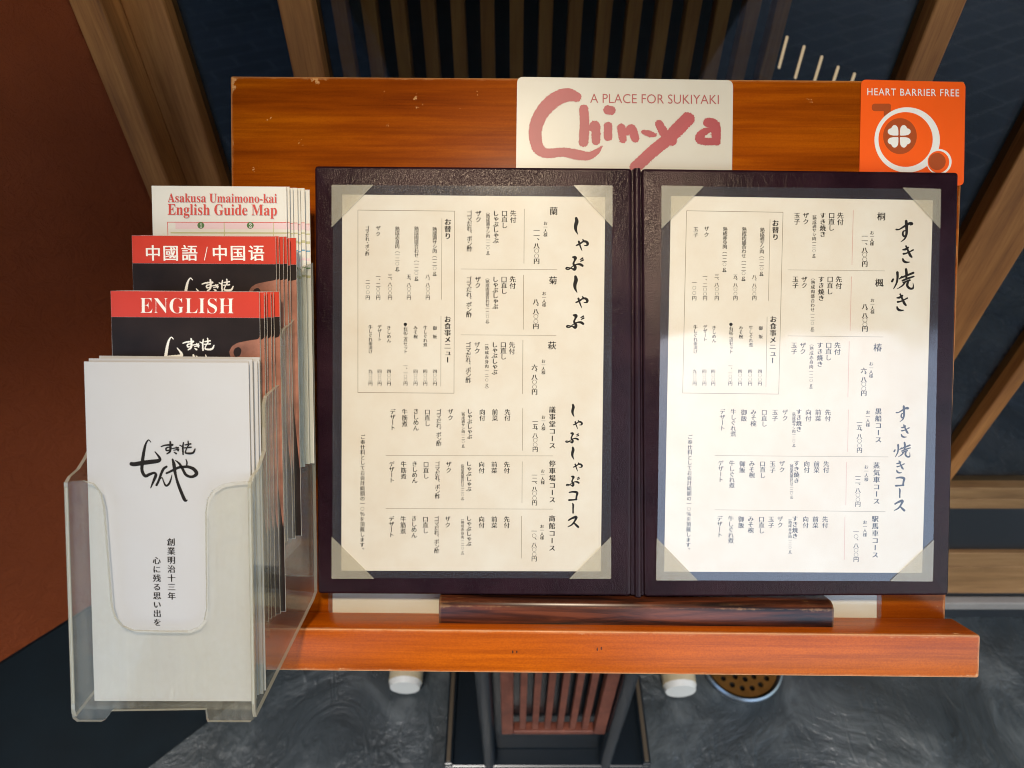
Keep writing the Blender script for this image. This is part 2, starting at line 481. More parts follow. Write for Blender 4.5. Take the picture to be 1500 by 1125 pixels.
def vcol(mb, fr, w_, text, x0, y0, x1, y1, em, weight=.045, mi=0, sx=1.0, thin=.0):
    n = len(text)
    for i, ch in enumerate(text):
        if ch == '　': continue
        tt = i / (n - 1) if n > 1 else 0
        a, b_ = fr.P(x0 + (x1 - x0) * tt, y0 + (y1 - y0) * tt, w_)
        put_glyph(mb, ch, a, b_, em * fr.k(w_), w_, weight, thin, mi, sx)


def fit_text(mb, fr, w_, text, px0, py_base0, px1, py_base1, capy, mi=0, off=0.0, space=1.0, hcap=None):
    """horizontal line of text whose ink runs px0..px1 on the baseline, capy pixels high"""
    vs_, fs = glyph(text, off, space)
    xs = [v_[0] for v_ in vs_]; x_lo, x_hi = min(xs), max(xs)
    cap = hcap or max(v_[1] for v_ in vs_)
    pts = []
    for x, y in vs_:
        tt = (x - x_lo) / (x_hi - x_lo)
        a, b_ = fr.P(px0 + (px1 - px0) * tt, py_base0 + (py_base1 - py_base0) * tt - y / cap * capy, w_)
        pts.append((a, b_, w_))
    mb.add(pts, fs, mi)


def brush(mb, strokes, mapf, z, mi=0, jit=0.0, sub=6):
    """brush strokes: lists of (x, y, half width); mapf turns stroke units into face coordinates"""
    for si, st in enumerate(strokes):
        P_ = [Vector(p) for p in st]
        if len(P_) == 2: P_.insert(1, (P_[0] + P_[1]) / 2)
        pts = []
        for i in range(len(P_) - 1):
            p0 = P_[max(i - 1, 0)]; p1 = P_[i]; p2 = P_[i + 1]; p3 = P_[min(i + 2, len(P_) - 1)]
            for k_ in range(sub):
                t_ = k_ / sub
                pts.append(.5 * ((2 * p1) + (p2 - p0) * t_ + (2 * p0 - 5 * p1 + 4 * p2 - p3) * t_ ** 2 + (3 * p1 - p0 - 3 * p2 + p3) * t_ ** 3))
        pts.append(P_[-1])
        L = []; Rr = []
        for i, p in enumerate(pts):
            d = pts[min(i + 1, len(pts) - 1)] - pts[max(i - 1, 0)]; d = Vector((d.x, d.y)); d = d.normalized() if d.length else Vector((1, 0))
            n_ = Vector((-d.y, d.x)); hw = max(p.z, .3) * (1 + random.uniform(-jit, jit))
            L.append(Vector((p.x, p.y)) + n_ * hw); Rr.append(Vector((p.x, p.y)) - n_ * hw * (1 + random.uniform(-jit, jit)))
        zz = z + si * .000015
        allp = L + Rr; n = len(L)
        v3 = [(*mapf(p.x, p.y), zz) for p in allp]
        fs = [(i, i + 1, n + i + 1, n + i) for i in range(n - 1)]
        for end, sgn in ((0, -1), (n - 1, 1)):
            c = pts[end]; d = pts[min(end + 1, n - 1)] - pts[max(end - 1, 0)]; ang = math.atan2(d.y, d.x)
            base = len(v3); v3.append((*mapf(c.x, c.y), zz)); K = 8; hw = max(c.z, .3)
            ring = []
            for k_ in range(K + 1):
                aa = ang + math.pi / 2 * (1 if sgn > 0 else -1) * 1 - (math.pi * k_ / K) * 1
                if sgn < 0: aa = ang - math.pi / 2 - math.pi * k_ / K
                else: aa = ang + math.pi / 2 - math.pi * k_ / K
                v3.append((*mapf(c.x + hw * math.cos(aa) , c.y + hw * math.sin(aa)), zz)); ring.append(len(v3) - 1)
            fs += [(base, ring[k_], ring[k_ + 1]) for k_ in range(K)]
        # keep every face looking outwards
        for f_ in fs:
            q = [v3[i] for i in f_]
            ar = sum(q[i][0] * q[(i + 1) % len(q)][1] - q[(i + 1) % len(q)][0] * q[i][1] for i in range(len(q)))
            mb.add(q, [list(range(len(q))) if ar > 0 else list(range(len(q)))[::-1]], mi)


def brush_rows(mb, strokes, mapf, z, cell, mi=0, ragged=0.0):
    """the strokes merged into one flat shape, built row by row"""
    import numpy as np
    pts = [p for st in strokes for p in st]
    x0 = min(p[0] - p[2] for p in pts) - cell; x1 = max(p[0] + p[2] for p in pts) + cell
    y0 = min(p[1] - p[2] for p in pts) - cell; y1 = max(p[1] + p[2] for p in pts) + cell
    nx = int((x1 - x0) / cell); ny = int((y1 - y0) / cell)
    X, Y = np.meshgrid(x0 + (np.arange(nx) + .5) * cell, y0 + (np.arange(ny) + .5) * cell)
    rng = np.random.RandomState(3); jit = rng.randn(ny, nx)
    for _ in range(2): jit = (jit + np.roll(jit, 1, 0) + np.roll(jit, 1, 1) + np.roll(jit, -1, 0)) / 2.6
    jit = jit * ragged
    mask = np.zeros((ny, nx), bool)
    for st in strokes:
        P_ = [Vector(p) for p in st]; dense = []
        if len(P_) == 2: P_.insert(1, (P_[0] + P_[1]) / 2)
        for i in range(len(P_) - 1):
            q0 = P_[max(i - 1, 0)]; q1 = P_[i]; q2 = P_[i + 1]; q3 = P_[min(i + 2, len(P_) - 1)]
            for k_ in range(8):
                t_ = k_ / 8
                dense.append(.5 * ((2 * q1) + (q2 - q0) * t_ + (2 * q0 - 5 * q1 + 4 * q2 - q3) * t_ ** 2 + (3 * q1 - q0 - 3 * q2 + q3) * t_ ** 3))
        dense.append(P_[-1])
        for a_, b_ in zip(dense[:-1], dense[1:]):
            d = b_ - a_; L2 = d.x * d.x + d.y * d.y + 1e-9
            t_ = np.clip(((X - a_.x) * d.x + (Y - a_.y) * d.y) / L2, 0, 1)
            dist = np.hypot(X - a_.x - t_ * d.x, Y - a_.y - t_ * d.y)
            mask |= dist + jit < a_.z + t_ * d.z
    for r_ in range(ny):
        row = np.flatnonzero(np.diff(np.concatenate(([0], mask[r_].astype(int), [0]))))
        ya, yb = y0 + r_ * cell, y0 + (r_ + 1) * cell
        for s0, s1 in zip(row[::2], row[1::2]):
            xa, xb = x0 + s0 * cell, x0 + s1 * cell
            mb.add([(*mapf(xa, yb), z), (*mapf(xb, yb), z), (*mapf(xb, ya), z), (*mapf(xa, ya), z)], [(0, 1, 2, 3)], mi)


# brush glyphs, drawn as strokes
SHI = [[(150, 60, 10), (155, 90, 14), (145, 130, 13), (147, 165, 10), (165, 207, 2)]]
YA = [[(152, 310, 5), (180, 298, 7), (215, 275, 6), (240, 275, 9), (256, 292, 10), (250, 308, 7), (225, 312, 3)],
      [(212, 258, 5), (225, 274, 8)], [(175, 275, 8), (182, 300, 6), (195, 335, 5), (205, 360, 2)]]
BU = [[(120, 418, 7), (140, 424, 13), (134, 450, 7), (124, 478, 8), (140, 508, 11), (132, 530, 11), (108, 522, 5), (66, 514, 6), (56, 525, 5), (82, 530, 4), (112, 505, 4), (150, 485, 5), (185, 484, 9), (206, 496, 9)],
      [(186, 440, 4), (208, 427, 6)], [(190, 456, 4), (212, 444, 6)]]
SU = [[(132, 160, 8), (165, 158, 6), (220, 125, 9), (280, 92, 12), (306, 98, 11), (285, 112, 4)],
      [(240, 68, 12), (243, 110, 14), (245, 160, 12), (243, 210, 11), (225, 260, 7), (183, 295, 3)],
      [(240, 172, 5), (210, 180, 7), (203, 215, 9), (220, 235, 9), (243, 222, 6)]]
KI = [[(205, 380, 6), (235, 375, 10), (265, 355, 8)], [(212, 425, 9), (240, 420, 7), (285, 400, 6), (318, 382, 7)],
      [(240, 340, 8), (260, 385, 9), (285, 440, 12), (302, 460, 8)], [(205, 480, 7), (215, 505, 11), (245, 518, 9), (278, 515, 4)]]
YAKI = [[(92, 728, 10), (104, 705, 8)], [(200, 678, 8), (172, 702, 5)], [(150, 632, 12), (152, 690, 10), (140, 750, 8), (108, 810, 4)],
        [(190, 690, 7), (250, 665, 9), (325, 635, 10)], [(245, 597, 11), (250, 640, 12), (248, 690, 9)],
        [(205, 722, 8), (260, 698, 9), (330, 675, 7)], [(212, 742, 6), (285, 716, 9)], [(235, 735, 8), (205, 775, 7), (150, 810, 3)],
        [(265, 735, 10), (258, 775, 11), (285, 806, 10), (318, 805, 9), (325, 775, 5), (320, 745, 2)]]
KO = [[(80, 785, 4), (115, 780, 6), (146, 788, 8), (142, 815, 6), (138, 845, 6)], [(78, 850, 6), (110, 848, 5), (142, 845, 5)]]
BAR = [[(108, 880, 4), (113, 892, 6), (112, 930, 5), (112, 958, 5)]]
SUK = [[(75, 1020, 5), (100, 1005, 6), (138, 993, 9), (130, 1020, 6), (105, 1055, 5), (70, 1075, 3)], [(118, 1040, 4), (140, 1062, 7), (155, 1076, 7)]]
LOGO = [[(418, 128, 7), (385, 97, 9), (350, 140, 14), (325, 220, 20), (305, 330, 24), (290, 440, 26), (288, 560, 24), (335, 636, 24), (400, 612, 22), (470, 590, 17), (494, 625, 23), (465, 700, 20), (432, 780, 12), (417, 815, 8)],
        [(128, 455, 30), (180, 460, 32), (300, 440, 34), (420, 425, 33), (520, 412, 30), (556, 392, 22), (538, 345, 18), (482, 275, 8)],
        [(655, 497, 17), (610, 530, 20), (575, 600, 20), (540, 700, 18), (505, 772, 18)],
        [(545, 695, 9), (588, 662, 8), (610, 720, 10), (645, 782, 15), (690, 755, 16), (720, 690, 12), (735, 620, 5)],
        [(745, 388, 14), (765, 460, 26), (778, 560, 24), (800, 660, 18), (830, 760, 22), (880, 890, 24), (930, 998, 24), (965, 998, 8)],
        [(655, 595, 15), (730, 560, 17), (830, 512, 20), (910, 500, 20), (990, 502, 22), (1070, 540, 26), (1104, 600, 28), (1060, 642, 22), (1000, 646, 20), (940, 612, 21), (900, 540, 20), (850, 455, 17), (790, 405, 7)],
        [(945, 385, 6), (960, 430, 12), (955, 490, 12)],
        [(575, 195, 9), (640, 175, 12), (745, 170, 16)], [(710, 125, 14), (715, 200, 18), (705, 270, 16), (660, 305, 9)], [(690, 205, 10), (650, 220, 12), (655, 255, 12), (690, 250, 10)],
        [(740, 225, 8), (830, 210, 12)], [(765, 250, 8), (840, 235, 10)], [(800, 200, 7), (830, 255, 14)], [(770, 280, 8), (800, 300, 14)],
        [(855, 175, 8), (885, 190, 10)], [(910, 135, 10), (900, 210, 14), (905, 310, 12)], [(935, 170, 10), (1020, 155, 12)], [(980, 115, 10), (985, 180, 12)],
        [(925, 215, 9), (1025, 205, 11)], [(980, 180, 8), (940, 270, 10), (960, 295, 14), (1050, 290, 16), (1085, 230, 9)]]
SHOP = [[(400, 112, 34), (330, 95, 50), (240, 130, 54), (160, 205, 52), (108, 300, 50), (95, 400, 47), (118, 485, 43), (180, 522, 36), (300, 515, 34), (400, 533, 38), (480, 543, 32), (540, 515, 22), (585, 472, 4)],
        [(452, 200, 34), (456, 300, 36), (450, 440, 36)], [(505, 335, 24), (536, 320, 34), (540, 430, 32)],
        [(628, 325, 32), (628, 400, 32)], [(628, 205, 34), (650, 209, 34)],
        [(725, 338, 32), (738, 420, 28)], [(765, 372, 22), (800, 345, 34), (828, 415, 30)], [(885, 366, 15), (930, 380, 24), (972, 390, 14)],
        [(1002, 308, 30), (1050, 390, 36), (1095, 432, 38)], [(1212, 272, 50), (1140, 345, 50), (1060, 425, 46), (960, 505, 44), (830, 625, 44)],
        [(1362, 298, 36), (1410, 318, 38), (1420, 395, 34), (1428, 445, 22)], [(1400, 345, 12), (1330, 368, 28), (1296, 415, 32), (1340, 436, 28), (1420, 436, 28)]]


def title(mb, fr, w_, strokes, x0, y0, sc_, cx, cy, fat=1.25):
    """strokes drawn at sc_ units per photo pixel about (cx, cy), put at photo position (x0, y0)"""
    st = [[(p[0], p[1], p[2] * fat) for p in s_] for s_ in strokes]
    brush(mb, st, lambda x, y: fr.P(x0 + (x - cx) / sc_, y0 + (y - cy) / sc_, w_), w_)


# ------------------------------------------------------------------ setting
mb = MB(); mb.add([(-3, -.75, 0), (3, -.75, 0), (3, 3, 0), (-3, 3, 0)], [(0, 1, 2, 3)]); struct('floor', mb, M['slate'])
mb = MB(); mb.add([(-40, -60, -.006), (40, -60, -.006), (40, 12, -.006), (-40, 12, -.006)], [(0, 1, 2, 3)]); struct('pavement', mb, M['paving'])
mb = MB(); mb.box(-8, 8, -.62, 2.6, 2.2, 2.3); struct('unseen_eave', mb, M['soffit'])  # eave out of view, added to shape the reflections
mb = MB(); mb.box(-3, 3, 2.2, 2.3, 0, 2.199); mb.box(-3, -2.9, .85, 2.19, 0, 2.199); mb.box(2.9, 3, .85, 2.19, 0, 2.199)
struct('interior_wall', mb, M['dado'])

blk = Thing('blocker', 'dark building across the street, unseen, added to keep sky out of reflections', 'blocker', None, (-.8, -5, 0))
mb = MB(); mb.box(-2.7, 1.05, -9, -4.6, 0, 7.6); blk.part('blocker_face', mb, M['blocker_face'])  # unseen block, added to keep sky out of the centre and left reflections
for k_ in range(2):
    mb = MB(); mb.box(-2.3 + k_ * 1.8, -1.2 + k_ * 1.8, -4.62, -4.55, 3.2, 4.6); blk.part('blocker_panel', mb, M['kick'])

# angled plaster wall with its black dado
c0 = Vector((-.421, .735)); wd = Vector((-.731, -.682)); wn = Vector((.682, -.731))
WM = Matrix(((wd.x, wn.x, 0, c0.x), (wd.y, wn.y, 0, c0.y), (0, 0, 1, 0), (0, 0, 0, 1)))
wall = Thing('wall', 'reddish brown plaster wall at the left, standing on a black base', 'wall'); wall.e.matrix_world = WM
mb = MB(); mb.box(0, 1.7, -.12, 0, .53, 2.199); wall.part('plaster_face', mb, M['plaster'])
mb = MB(); mb.box(0, 1.7, -.12, .004, 0, .529); wall.part('dado', mb, M['dado'])

# door post against the wall
mb = MB(); mb.box(-.421, -.391, .73, .80, 0, 2.199, .003); mb2 = mb
solo('door_post', mb, M['post'], 'light brown squared wooden post where the red brown wall meets the glass doors', 'post', None, (-.406, .73, 0))

# sliding doors
DY = .767


def door(label, stiles, x0, x1, panes, base, muntins=()):
    d = Thing('sliding_door', label, 'door', None, base)
    for a, b_ in stiles:
        mb_ = MB(); mb_.box(a, b_, DY, DY + .035, .02, 2.199, .0025); d.part('stile', mb_, M['post'])
    for a, b_ in muntins:
        mb_ = MB(); mb_.box(a, b_, DY + .001, DY + .034, .4935, 2.199, .0025); d.part('muntin', mb_, M['post'])
    for a, b_ in panes:
        mb_ = MB(); mb_.box(a, b_, DY + .02, DY + .024, .4925, 2.198); d.part('pane', mb_, M['glass'])
        mb_ = MB(); mb_.box(a, b_, DY + .012, DY + .024, .2685, .4255); d.part('kick_panel', mb_, M['kick'])
        for z0, z1 in ((.426, .4575), (.460, .492), (.214, .268), (.10, .2125)):
            mb_ = MB(); mb_.box(a, b_, DY + .003, DY + .033, z0, z1, .002)
            if z1 < .22 or z0 < .43: d.part('rail', mb_, M['rail'])
            else: d.part('rail', mb_, M['rail'])
    return d


door('glazed wooden sliding door behind the board with two pale stiles and a bar between its panes', [(-.391, -.348), (.4227, .4534)], -.391, .4534,
     [(-.3475, -.235), (-.2, .4222)], (.03, DY, 0), [(-.2345, -.2005)])
door('glazed wooden sliding door at the right edge with a wide pale stile and dark panes', [(.589, .662), (.764, .788)], .456, 1.2,
     [(.456, .5885), (.6625, .7635), (.7885, 1.2)], (.8, DY, 0))
sill = Thing('door_sill', 'low sill blackened where shade falls, with a pale front strip along the foot of the sliding doors', 'sill', None, (.4, .79, 0))
mb = MB(); mb.box(-.42, 1.3, .775, .83, .002, .0985, .003); sill.part('sill_block', mb, M['kick'])  # its black stands for the shadow gap under the door rail
mb = MB(); mb.box(-.42, 1.3, .756, .7745, .050, .080, .003); sill.part('front_strip', mb, M['sill'])
mb = MB(); mb.box(-.42, 1.3, .762, .7745, .001, .0495, .002); sill.part('shade_board', mb, M['kick'])  # black board painting the shade beneath the front strip

mb = MB()
for i in range(17):
    x = -.315 + i * .0445
    mb.box(x, x + .021, 1.15, 1.18, .05, 2.199, .001)
mb.box(-.34, .47, 1.181, 1.2, 1.6, 1.68)
solo('slat_screen', mb, M['slat'], 'screen of upright brown slats inside, behind the door glass', 'screen', None, (.05, 1.16, .05))
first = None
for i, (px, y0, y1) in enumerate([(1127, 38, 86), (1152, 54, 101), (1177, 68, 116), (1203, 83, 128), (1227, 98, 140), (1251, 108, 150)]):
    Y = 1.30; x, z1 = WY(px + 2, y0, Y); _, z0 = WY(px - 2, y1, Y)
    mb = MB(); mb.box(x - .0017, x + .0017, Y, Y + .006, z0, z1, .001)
    solo('reflection_strip', mb, M['warm_glow'], 'thin upright glowing strip standing in for a reflected light, behind the door glass, right of the dark slats', 'light', None, (x, Y, z0), 'row of glowing strips for reflected lights behind the glass')  # emissive strips paint in the reflections of lights on the slats

# ------------------------------------------------------------------ lectern
lec = Thing('lectern', 'orange brown varnished wooden menu stand with a sloping board and a front lip', 'menu stand', BF, (0, 0, 0))
base_pt = BF.m.inverted() @ Vector((.07, .55, 0))
lec.base = tuple(base_pt); lec.e.matrix_world = BF.m @ Matrix.Translation(base_pt)
TL = BF.P(337, 111); TR = BF.P(1414, 118.5); BR = BF.P(1396.5, 930)
SHV = -.1835                                       # top of the shelf
q = [(TL[0], SHV - .03), (TR[0] - .002, SHV - .03), (TR[0], TR[1]), (TL[0], TL[1])]
mb = MB(); mb.prism(q, -.020, 0, .0016, 2); lec.part('board', mb, M['board'], smooth=True)
LW = .035
LR = BF.P(1437, 928, LW)[0]; LT = BF.P(900, 925, LW)[1]; LB = BF.P(900, 988, LW)[1]; LL = BF.P(332, 925, LW)[0]
mb = MB(); mb.box(LL, LR, LB, LT, .0005, LW, .0018, 2); lip = lec.part('lip', mb, M['lip'], smooth=True)
# small dents
mb = MB()
for px, py, r_ in ((875, 951, 1.6), (881, 950, 1.6), (751, 955, 1.5), (757, 955, 1.3)):
    a, b_ = BF.P(px, py, LW + .0002); mb = MB(); mb.poly(ellipse(a, b_, r_ * BF.k(LW) * .8, r_ * BF.k(LW) * 1.6, 12), LW + .0002)
    lec.part('dent', mb, M['strip'], lip)

INV = BF.m.inverted()


def wpart(name, mbw, mat, parent=None, smooth=False):       # parts given in world coordinates
    mbw.v = [tuple(INV @ Vector(p)) for p in mbw.v]
    return lec.part(name, mbw, mat, parent, None, smooth)


CX = .07
mb = MB(); mb.box(CX - .105, CX + .105, .475, .60, .02, 1.10, .003); wpart('pedestal', mb, M['black'])
mb = MB(); mb.box(CX - .205, CX + .205, .44, .81, .0, .018, .004); wpart('base_plate', mb, M['black'])
for sx in (-1, 1):
    mb = MB(); mb.tube((CX + sx * .115, .452, .018), (CX + sx * .115, .452, 1.0), .013, 20); wpart('tube', mb, M['black'], smooth=True)
    mb = MB(); mb.box(CX + sx * .195 - .008, CX + sx * .195 + .008, .441, .80, .0185, .034, .002); wpart('side_panel', mb, M['black'])
    mb = MB(); mb.box(CX + sx * .195 - .004, CX + sx * .195 + .004, .445, .795, .0343, .037, .001); wpart('side_edge', mb, M['dim_edge'])
gy = .45
gx0, gz0 = WY(735, 1076, gy); gx1, _ = WY(886, 1076, gy)
mb = MB(); zt = .56
mb.box(gx0, gx0 + .021, gy, gy + .018, gz0, zt, .002); mb.box(gx1 - .021, gx1, gy, gy + .018, gz0, zt, .002)
mb.box(gx0 + .0212, gx1 - .0212, gy, gy + .018, gz0, gz0 + .014, .002); mb.box(gx0 + .0212, gx1 - .0212, gy, gy + .018, zt - .014, zt, .002)
gr = wpart('grille', mb, M['grille'])
mb = MB(); n = 6; span = gx1 - gx0 - .042
for i in range(n):
    xc = gx0 + .021 + span * (i + .75) / (n + .5); mb.box(xc - .0055, xc + .0055, gy + .003, gy + .015, gz0 + .0142, zt - .0142, .001)
wpart('bars', mb, M['grille'], gr)
for px, py in ((593, 1008), (997, 1013)):
    xx, yy = WZ(px, py, .04)
    mb = MB(); mb.tube((xx, yy + .012, .04), (xx, yy + .20, .04), .0352, 28); ft = wpart('foot', mb, M['cream_tube'], smooth=True)
    mb = MB(); mb.tube((xx, yy, .04), (xx, yy + .0118, .04), .031, 28, .0345); wpart('cap', mb, M['white_cap'], ft, smooth=True)
    mb = MB(); mb.tube((xx + .0 , yy + .201, .04), (CX + (-.19 if px < 750 else .19), yy + .215, .04), .018, 16); wpart('crossbar', mb, M['black'], smooth=True)

# ------------------------------------------------------------------ stickers on the board
s1 = Thing('sign_card', 'cream rounded card with crimson brush lettering stuck at the top of the board', 'sign', BF, (*BF.P(915, 180), 0))
q = [BF.P(755, 330), BF.P(1071, 333), BF.P(1073.5, 118), BF.P(757.5, 113)]
mb = MB(); mb.prism(round_quad(q, .005), .0002, .0007); s1.part('card', mb, M['sign_paper'])
mb = MB(); brush_rows(mb, SHOP, lambda x, y: BF.P(765 + x / 5, 120 + y / 5, .0008), .00085, 1.9, 0, 2.2)
s1.part('brush_logo', mb, M['crimson'])
mb = MB(); fit_text(mb, BF, .0009, 'A PLACE FOR SUKIYAKI', 864.5, 150.6, 1053, 152.5, 13.5, off=-.004)
s1.part('lettering', mb, plain('plum_ink', (.30, .05, .05), .5))

s2 = Thing('sign_card', 'orange rounded sticker with white rings and a clover at the top right of the board', 'sign', BF, (*BF.P(1336, 180), 0))
q = [BF.P(1258, 270), BF.P(1411, 272), BF.P(1413.5, 121), BF.P(1261, 117)]
mb = MB(); mb.prism(round_quad(q, .004), .0002, .0007); s2.part('card', mb, M['orange'])


def Z7(x, y, w_=.0008): return BF.P(1255 + x / 7.6, 112 + y / 7.6, w_)


def zpoly(pts): return [Z7(x, y) for x, y in pts]


mb = MB()
mb.poly(zpoly(ellipse(561, 707, 364, 364, 72)), .00085, 0)
mb.poly(zpoly(ellipse(543, 702, 302, 305, 72)), .0009, 1)
mb.poly(zpoly(ellipse(480, 665, 187, 200, 60)), .00095, 2)
mb.poly(zpoly(ellipse(915, 950, 140, 142, 48)), .00095, 0)
mb.poly(zpoly(ellipse(908, 952, 120, 122, 48)), .0010, 1)
mb.poly(zpoly(ellipse(893, 948, 95, 95, 40)), .00105, 2)
mb.poly(zpoly(round_quad([(168, 303), (382, 303), (378, 385), (378, 460), (302, 460), (300, 386), (168, 386)], [38, 30, 0, 0, 0, 0, 38])), .00080, 2)
for sx in (-1, 1):
    for sy in (-1, 1):
        cx, cy = 470 + sx * 9, 668 + sy * 9
        hp = [(0, 0), (0, 55), (6, 90), (25, 113), (50, 118), (72, 100), (78, 80), (100, 76), (118, 58), (118, 30), (95, 8), (55, 0)]
        mb.poly(zpoly(round_quad([(cx + sx * x, cy + sy * y) for x, y in hp], 10, 3)), .0011, 0)
s2.part('ring_mark', mb, [M['white_ink'], M['orange'], M['brown_ink']])
mb = MB(); fit_text(mb, BF, .0009, 'HEART BARRIER FREE', 1270.5, 139.3, 1405, 141.2, 10.2, off=.004, space=1.12)
s2.part('lettering', mb, M['white_ink'])

# ------------------------------------------------------------------ sheet behind, wooden strip
ls = Thing('laminated_sheet', 'wide cream laminated sheet tucked behind the menu, its corners showing below it', 'sheet', BF, (*BF.P(886, 900, .001), .001))
q = [BF.P(487, 907, .002), BF.P(1284.5, 908, .002), BF.P(1284.5, 500, .002), BF.P(487, 500, .002)]
mb = MB(); mb.prism(q, .0012, .0016); ls.part('paper', mb, M['card_paper'])
fb = SHV + .0012
q = [(BF.P(481, 907, .002)[0], fb), (BF.P(1291, 908, .002)[0], fb), BF.P(1291, 495, .002), BF.P(481, 495, .002)]
mb = MB(); mb.prism(round_quad(q, .004), .0018, .0022); ls.part('film', mb, M['thin_film'])

SW = .0225
a0 = BF.P(642.5, 900, SW)[0]; a1 = BF.P(1222, 900, SW)[0]
st_top = BF.P(900, 876.5, .017)[1]
prof = [(SHV + .0006, .004), (SHV + .0006, SW), (st_top - .005, SW), (st_top - .0022, SW - .0015), (st_top - .0004, SW - .005), (st_top, SW - .007), (st_top, .004)]
bm = bmesh.new()
A = [bm.verts.new((a0, p[0], p[1])) for p in prof]; B = [bm.verts.new((a1, p[0], p[1])) for p in prof]
bm.faces.new(A); bm.faces.new(B[::-1])
for i in range(len(prof)): bm.faces.new((A[i], A[(i + 1) % len(prof)], B[(i + 1) % len(prof)], B[i]))
mb = MB(); mb._bm(bm, .0008, 2)
solo('wooden_strip', mb, M['strip'], 'dark reddish rosewood strip lying on the lip under the menu folder', 'wood strip', BF, ((a0 + a1) / 2, SHV, .012), smooth=True)

# ------------------------------------------------------------------ menu folder
MW = .0165
fol = Thing('menu_folder', 'open dark aubergine leather menu folder with two framed pages', 'menu folder', BF, (*BF.P(930, 871, .01), .006))
lq = [BF.P(465.5, 870, MW), BF.P(925, 873.5, MW), BF.P(926, 246, MW), BF.P(460.5, 242.5, MW)]
rq = [BF.P(944, 874.5, MW), BF.P(1390, 872.5, MW), BF.P(1405, 252, MW), BF.P(940, 246.5, MW)]
for qq in (lq, rq):
    mb = MB(); mb.prism(round_quad(qq, .003), .0055, MW, .0022, 4); fol.part('cover', mb, M['leather'], smooth=True)
sq = [BF.P(925.3, 872.5, MW), BF.P(943.7, 873.5, MW), BF.P(939.6, 247.5, MW), BF.P(926.4, 247, MW)]
mb = MB(); mb.prism(sq, .005, MW - .0026); sp = fol.part('spine', mb, M['leather'])
mb = MB(); mb.tube((*BF.P(934.5, 873, MW - .003), MW - .0030), (*BF.P(932.7, 247.5, MW - .003), MW - .0030), .0028, 16); fol.part('spine_ridge', mb, M['leather'], sp, smooth=True)


def tri_pocket(p, q_, r_, z):
    mb_ = MB(); mb_.prism([BF.P(*p, z), BF.P(*q_, z), BF.P(*r_, z)], z, z + .0003); pk_ = fol.part('corner_pocket', mb_, M['pocket'])
    # stitched seam along the two outer sides
    mb2_ = MB()
    for a_, b_ in ((p, q_), (p, r_)):
        A_ = Vector(BF.P(*a_, z)); B_ = Vector(BF.P(*b_, z)); N_ = int((B_ - A_).length / .0022)
        for i in range(N_):
            c_ = A_.lerp(B_, (i + .5) / N_)
            d_ = (B_ - A_).normalized() * .0007; e_ = Vector((-d_.y, d_.x)).normalized() * .0002
            mb2_.poly([tuple(c_ - d_ - e_), tuple(c_ + d_ - e_), tuple(c_ + d_ + e_), tuple(c_ - d_ + e_)], z + .0004)
    fol.part('stitching', mb2_, M['pocket'], pk_)


ZP = MW + .0016
for p, q_, r_ in (((486, 271), (547, 271), (486, 333)), ((897, 272), (840, 271.5), (897, 333)), ((486, 847.5), (486, 786), (548, 847.5)), ((895, 847.5), (895, 786), (834, 847.5)),
                  ((969, 272), (1031, 273), (969, 335)), ((1378, 277), (1322, 275), (1377, 335)), ((961, 850), (962, 788), (1022, 850)), ((1366, 851.5), (1304, 851), (1367.5, 791))):
    tri_pocket(p, q_, r_, ZP)

# ------------------------------------------------------------------ the two pages
PZ = MW + .0006; IZ = PZ + .00005; FZ = MW + .0011


def page(label, film, paper, fill):
    cx = sum(p[0] for p in paper) / 4; cy = sum(p[1] for p in paper) / 4
    th = Thing('menu_page', label, 'menu page', BF, (*BF.P(cx, cy, PZ), MW))
    pq = [BF.P(*p, PZ) for p in paper]
    mb_ = MB(); mb_.prism(pq, MW + .0003, PZ); th.part('paper', mb_, M['menu_paper'])
    tx = MB(); ru = MB(); fill(tx, ru)
    th.part('printed_text', tx, M['ink']); th.part('printed_rule', ru, [M['rule'], M['pink_rule']])
    fq = [BF.P(*p, FZ) for p in film]
    mb_ = MB(); mb_.poly([BF.P(*p, FZ) for p in paper], FZ, 0)
    # sheet border all round the paper
    fp = round_quad(fq, .004, 4); ip = [BF.P(*p, FZ) for p in paper]
    n_ = len(fp) // 4
    for i in range(4):
        arc = fp[i * n_:(i + 1) * n_]; nxt = fp[((i + 1) % 4) * n_]
        mb_.poly([ip[i]] + arc[::-1], FZ, 1) if False else None
        mb_.add([(*ip[i], FZ)] + [(*p, FZ) for p in arc], [(0, k_, k_ + 1) for k_ in range(1, len(arc))], 1)
        mb_.add([(*ip[i], FZ), (*arc[-1], FZ), (*nxt, FZ), (*ip[(i + 1) % 4], FZ)], [(0, 1, 2, 3)], 1)
    th.part('laminate_film', mb_, [M['film'], M['film_edge']])
    return th


def vrule(ru, x0, y0, x1, y1, wpx=.7, mi=0):
    hx = wpx / 2
    dx, dy = x1 - x0, y1 - y0; L = math.hypot(dx, dy); nx, ny = -dy / L * hx, dx / L * hx
    ru.poly([BF.P(x0 + nx, y0 + ny, IZ), BF.P(x1 + nx, y1 + ny, IZ), BF.P(x1 - nx, y1 - ny, IZ), BF.P(x0 - nx, y0 - ny, IZ)], IZ, mi)


def C(tx, text, x0, y0, y1, em, x1=None, **kw):
    vcol(tx, BF, IZ, text, x0, y0, x0 if x1 is None else x1, y1, em, **kw)


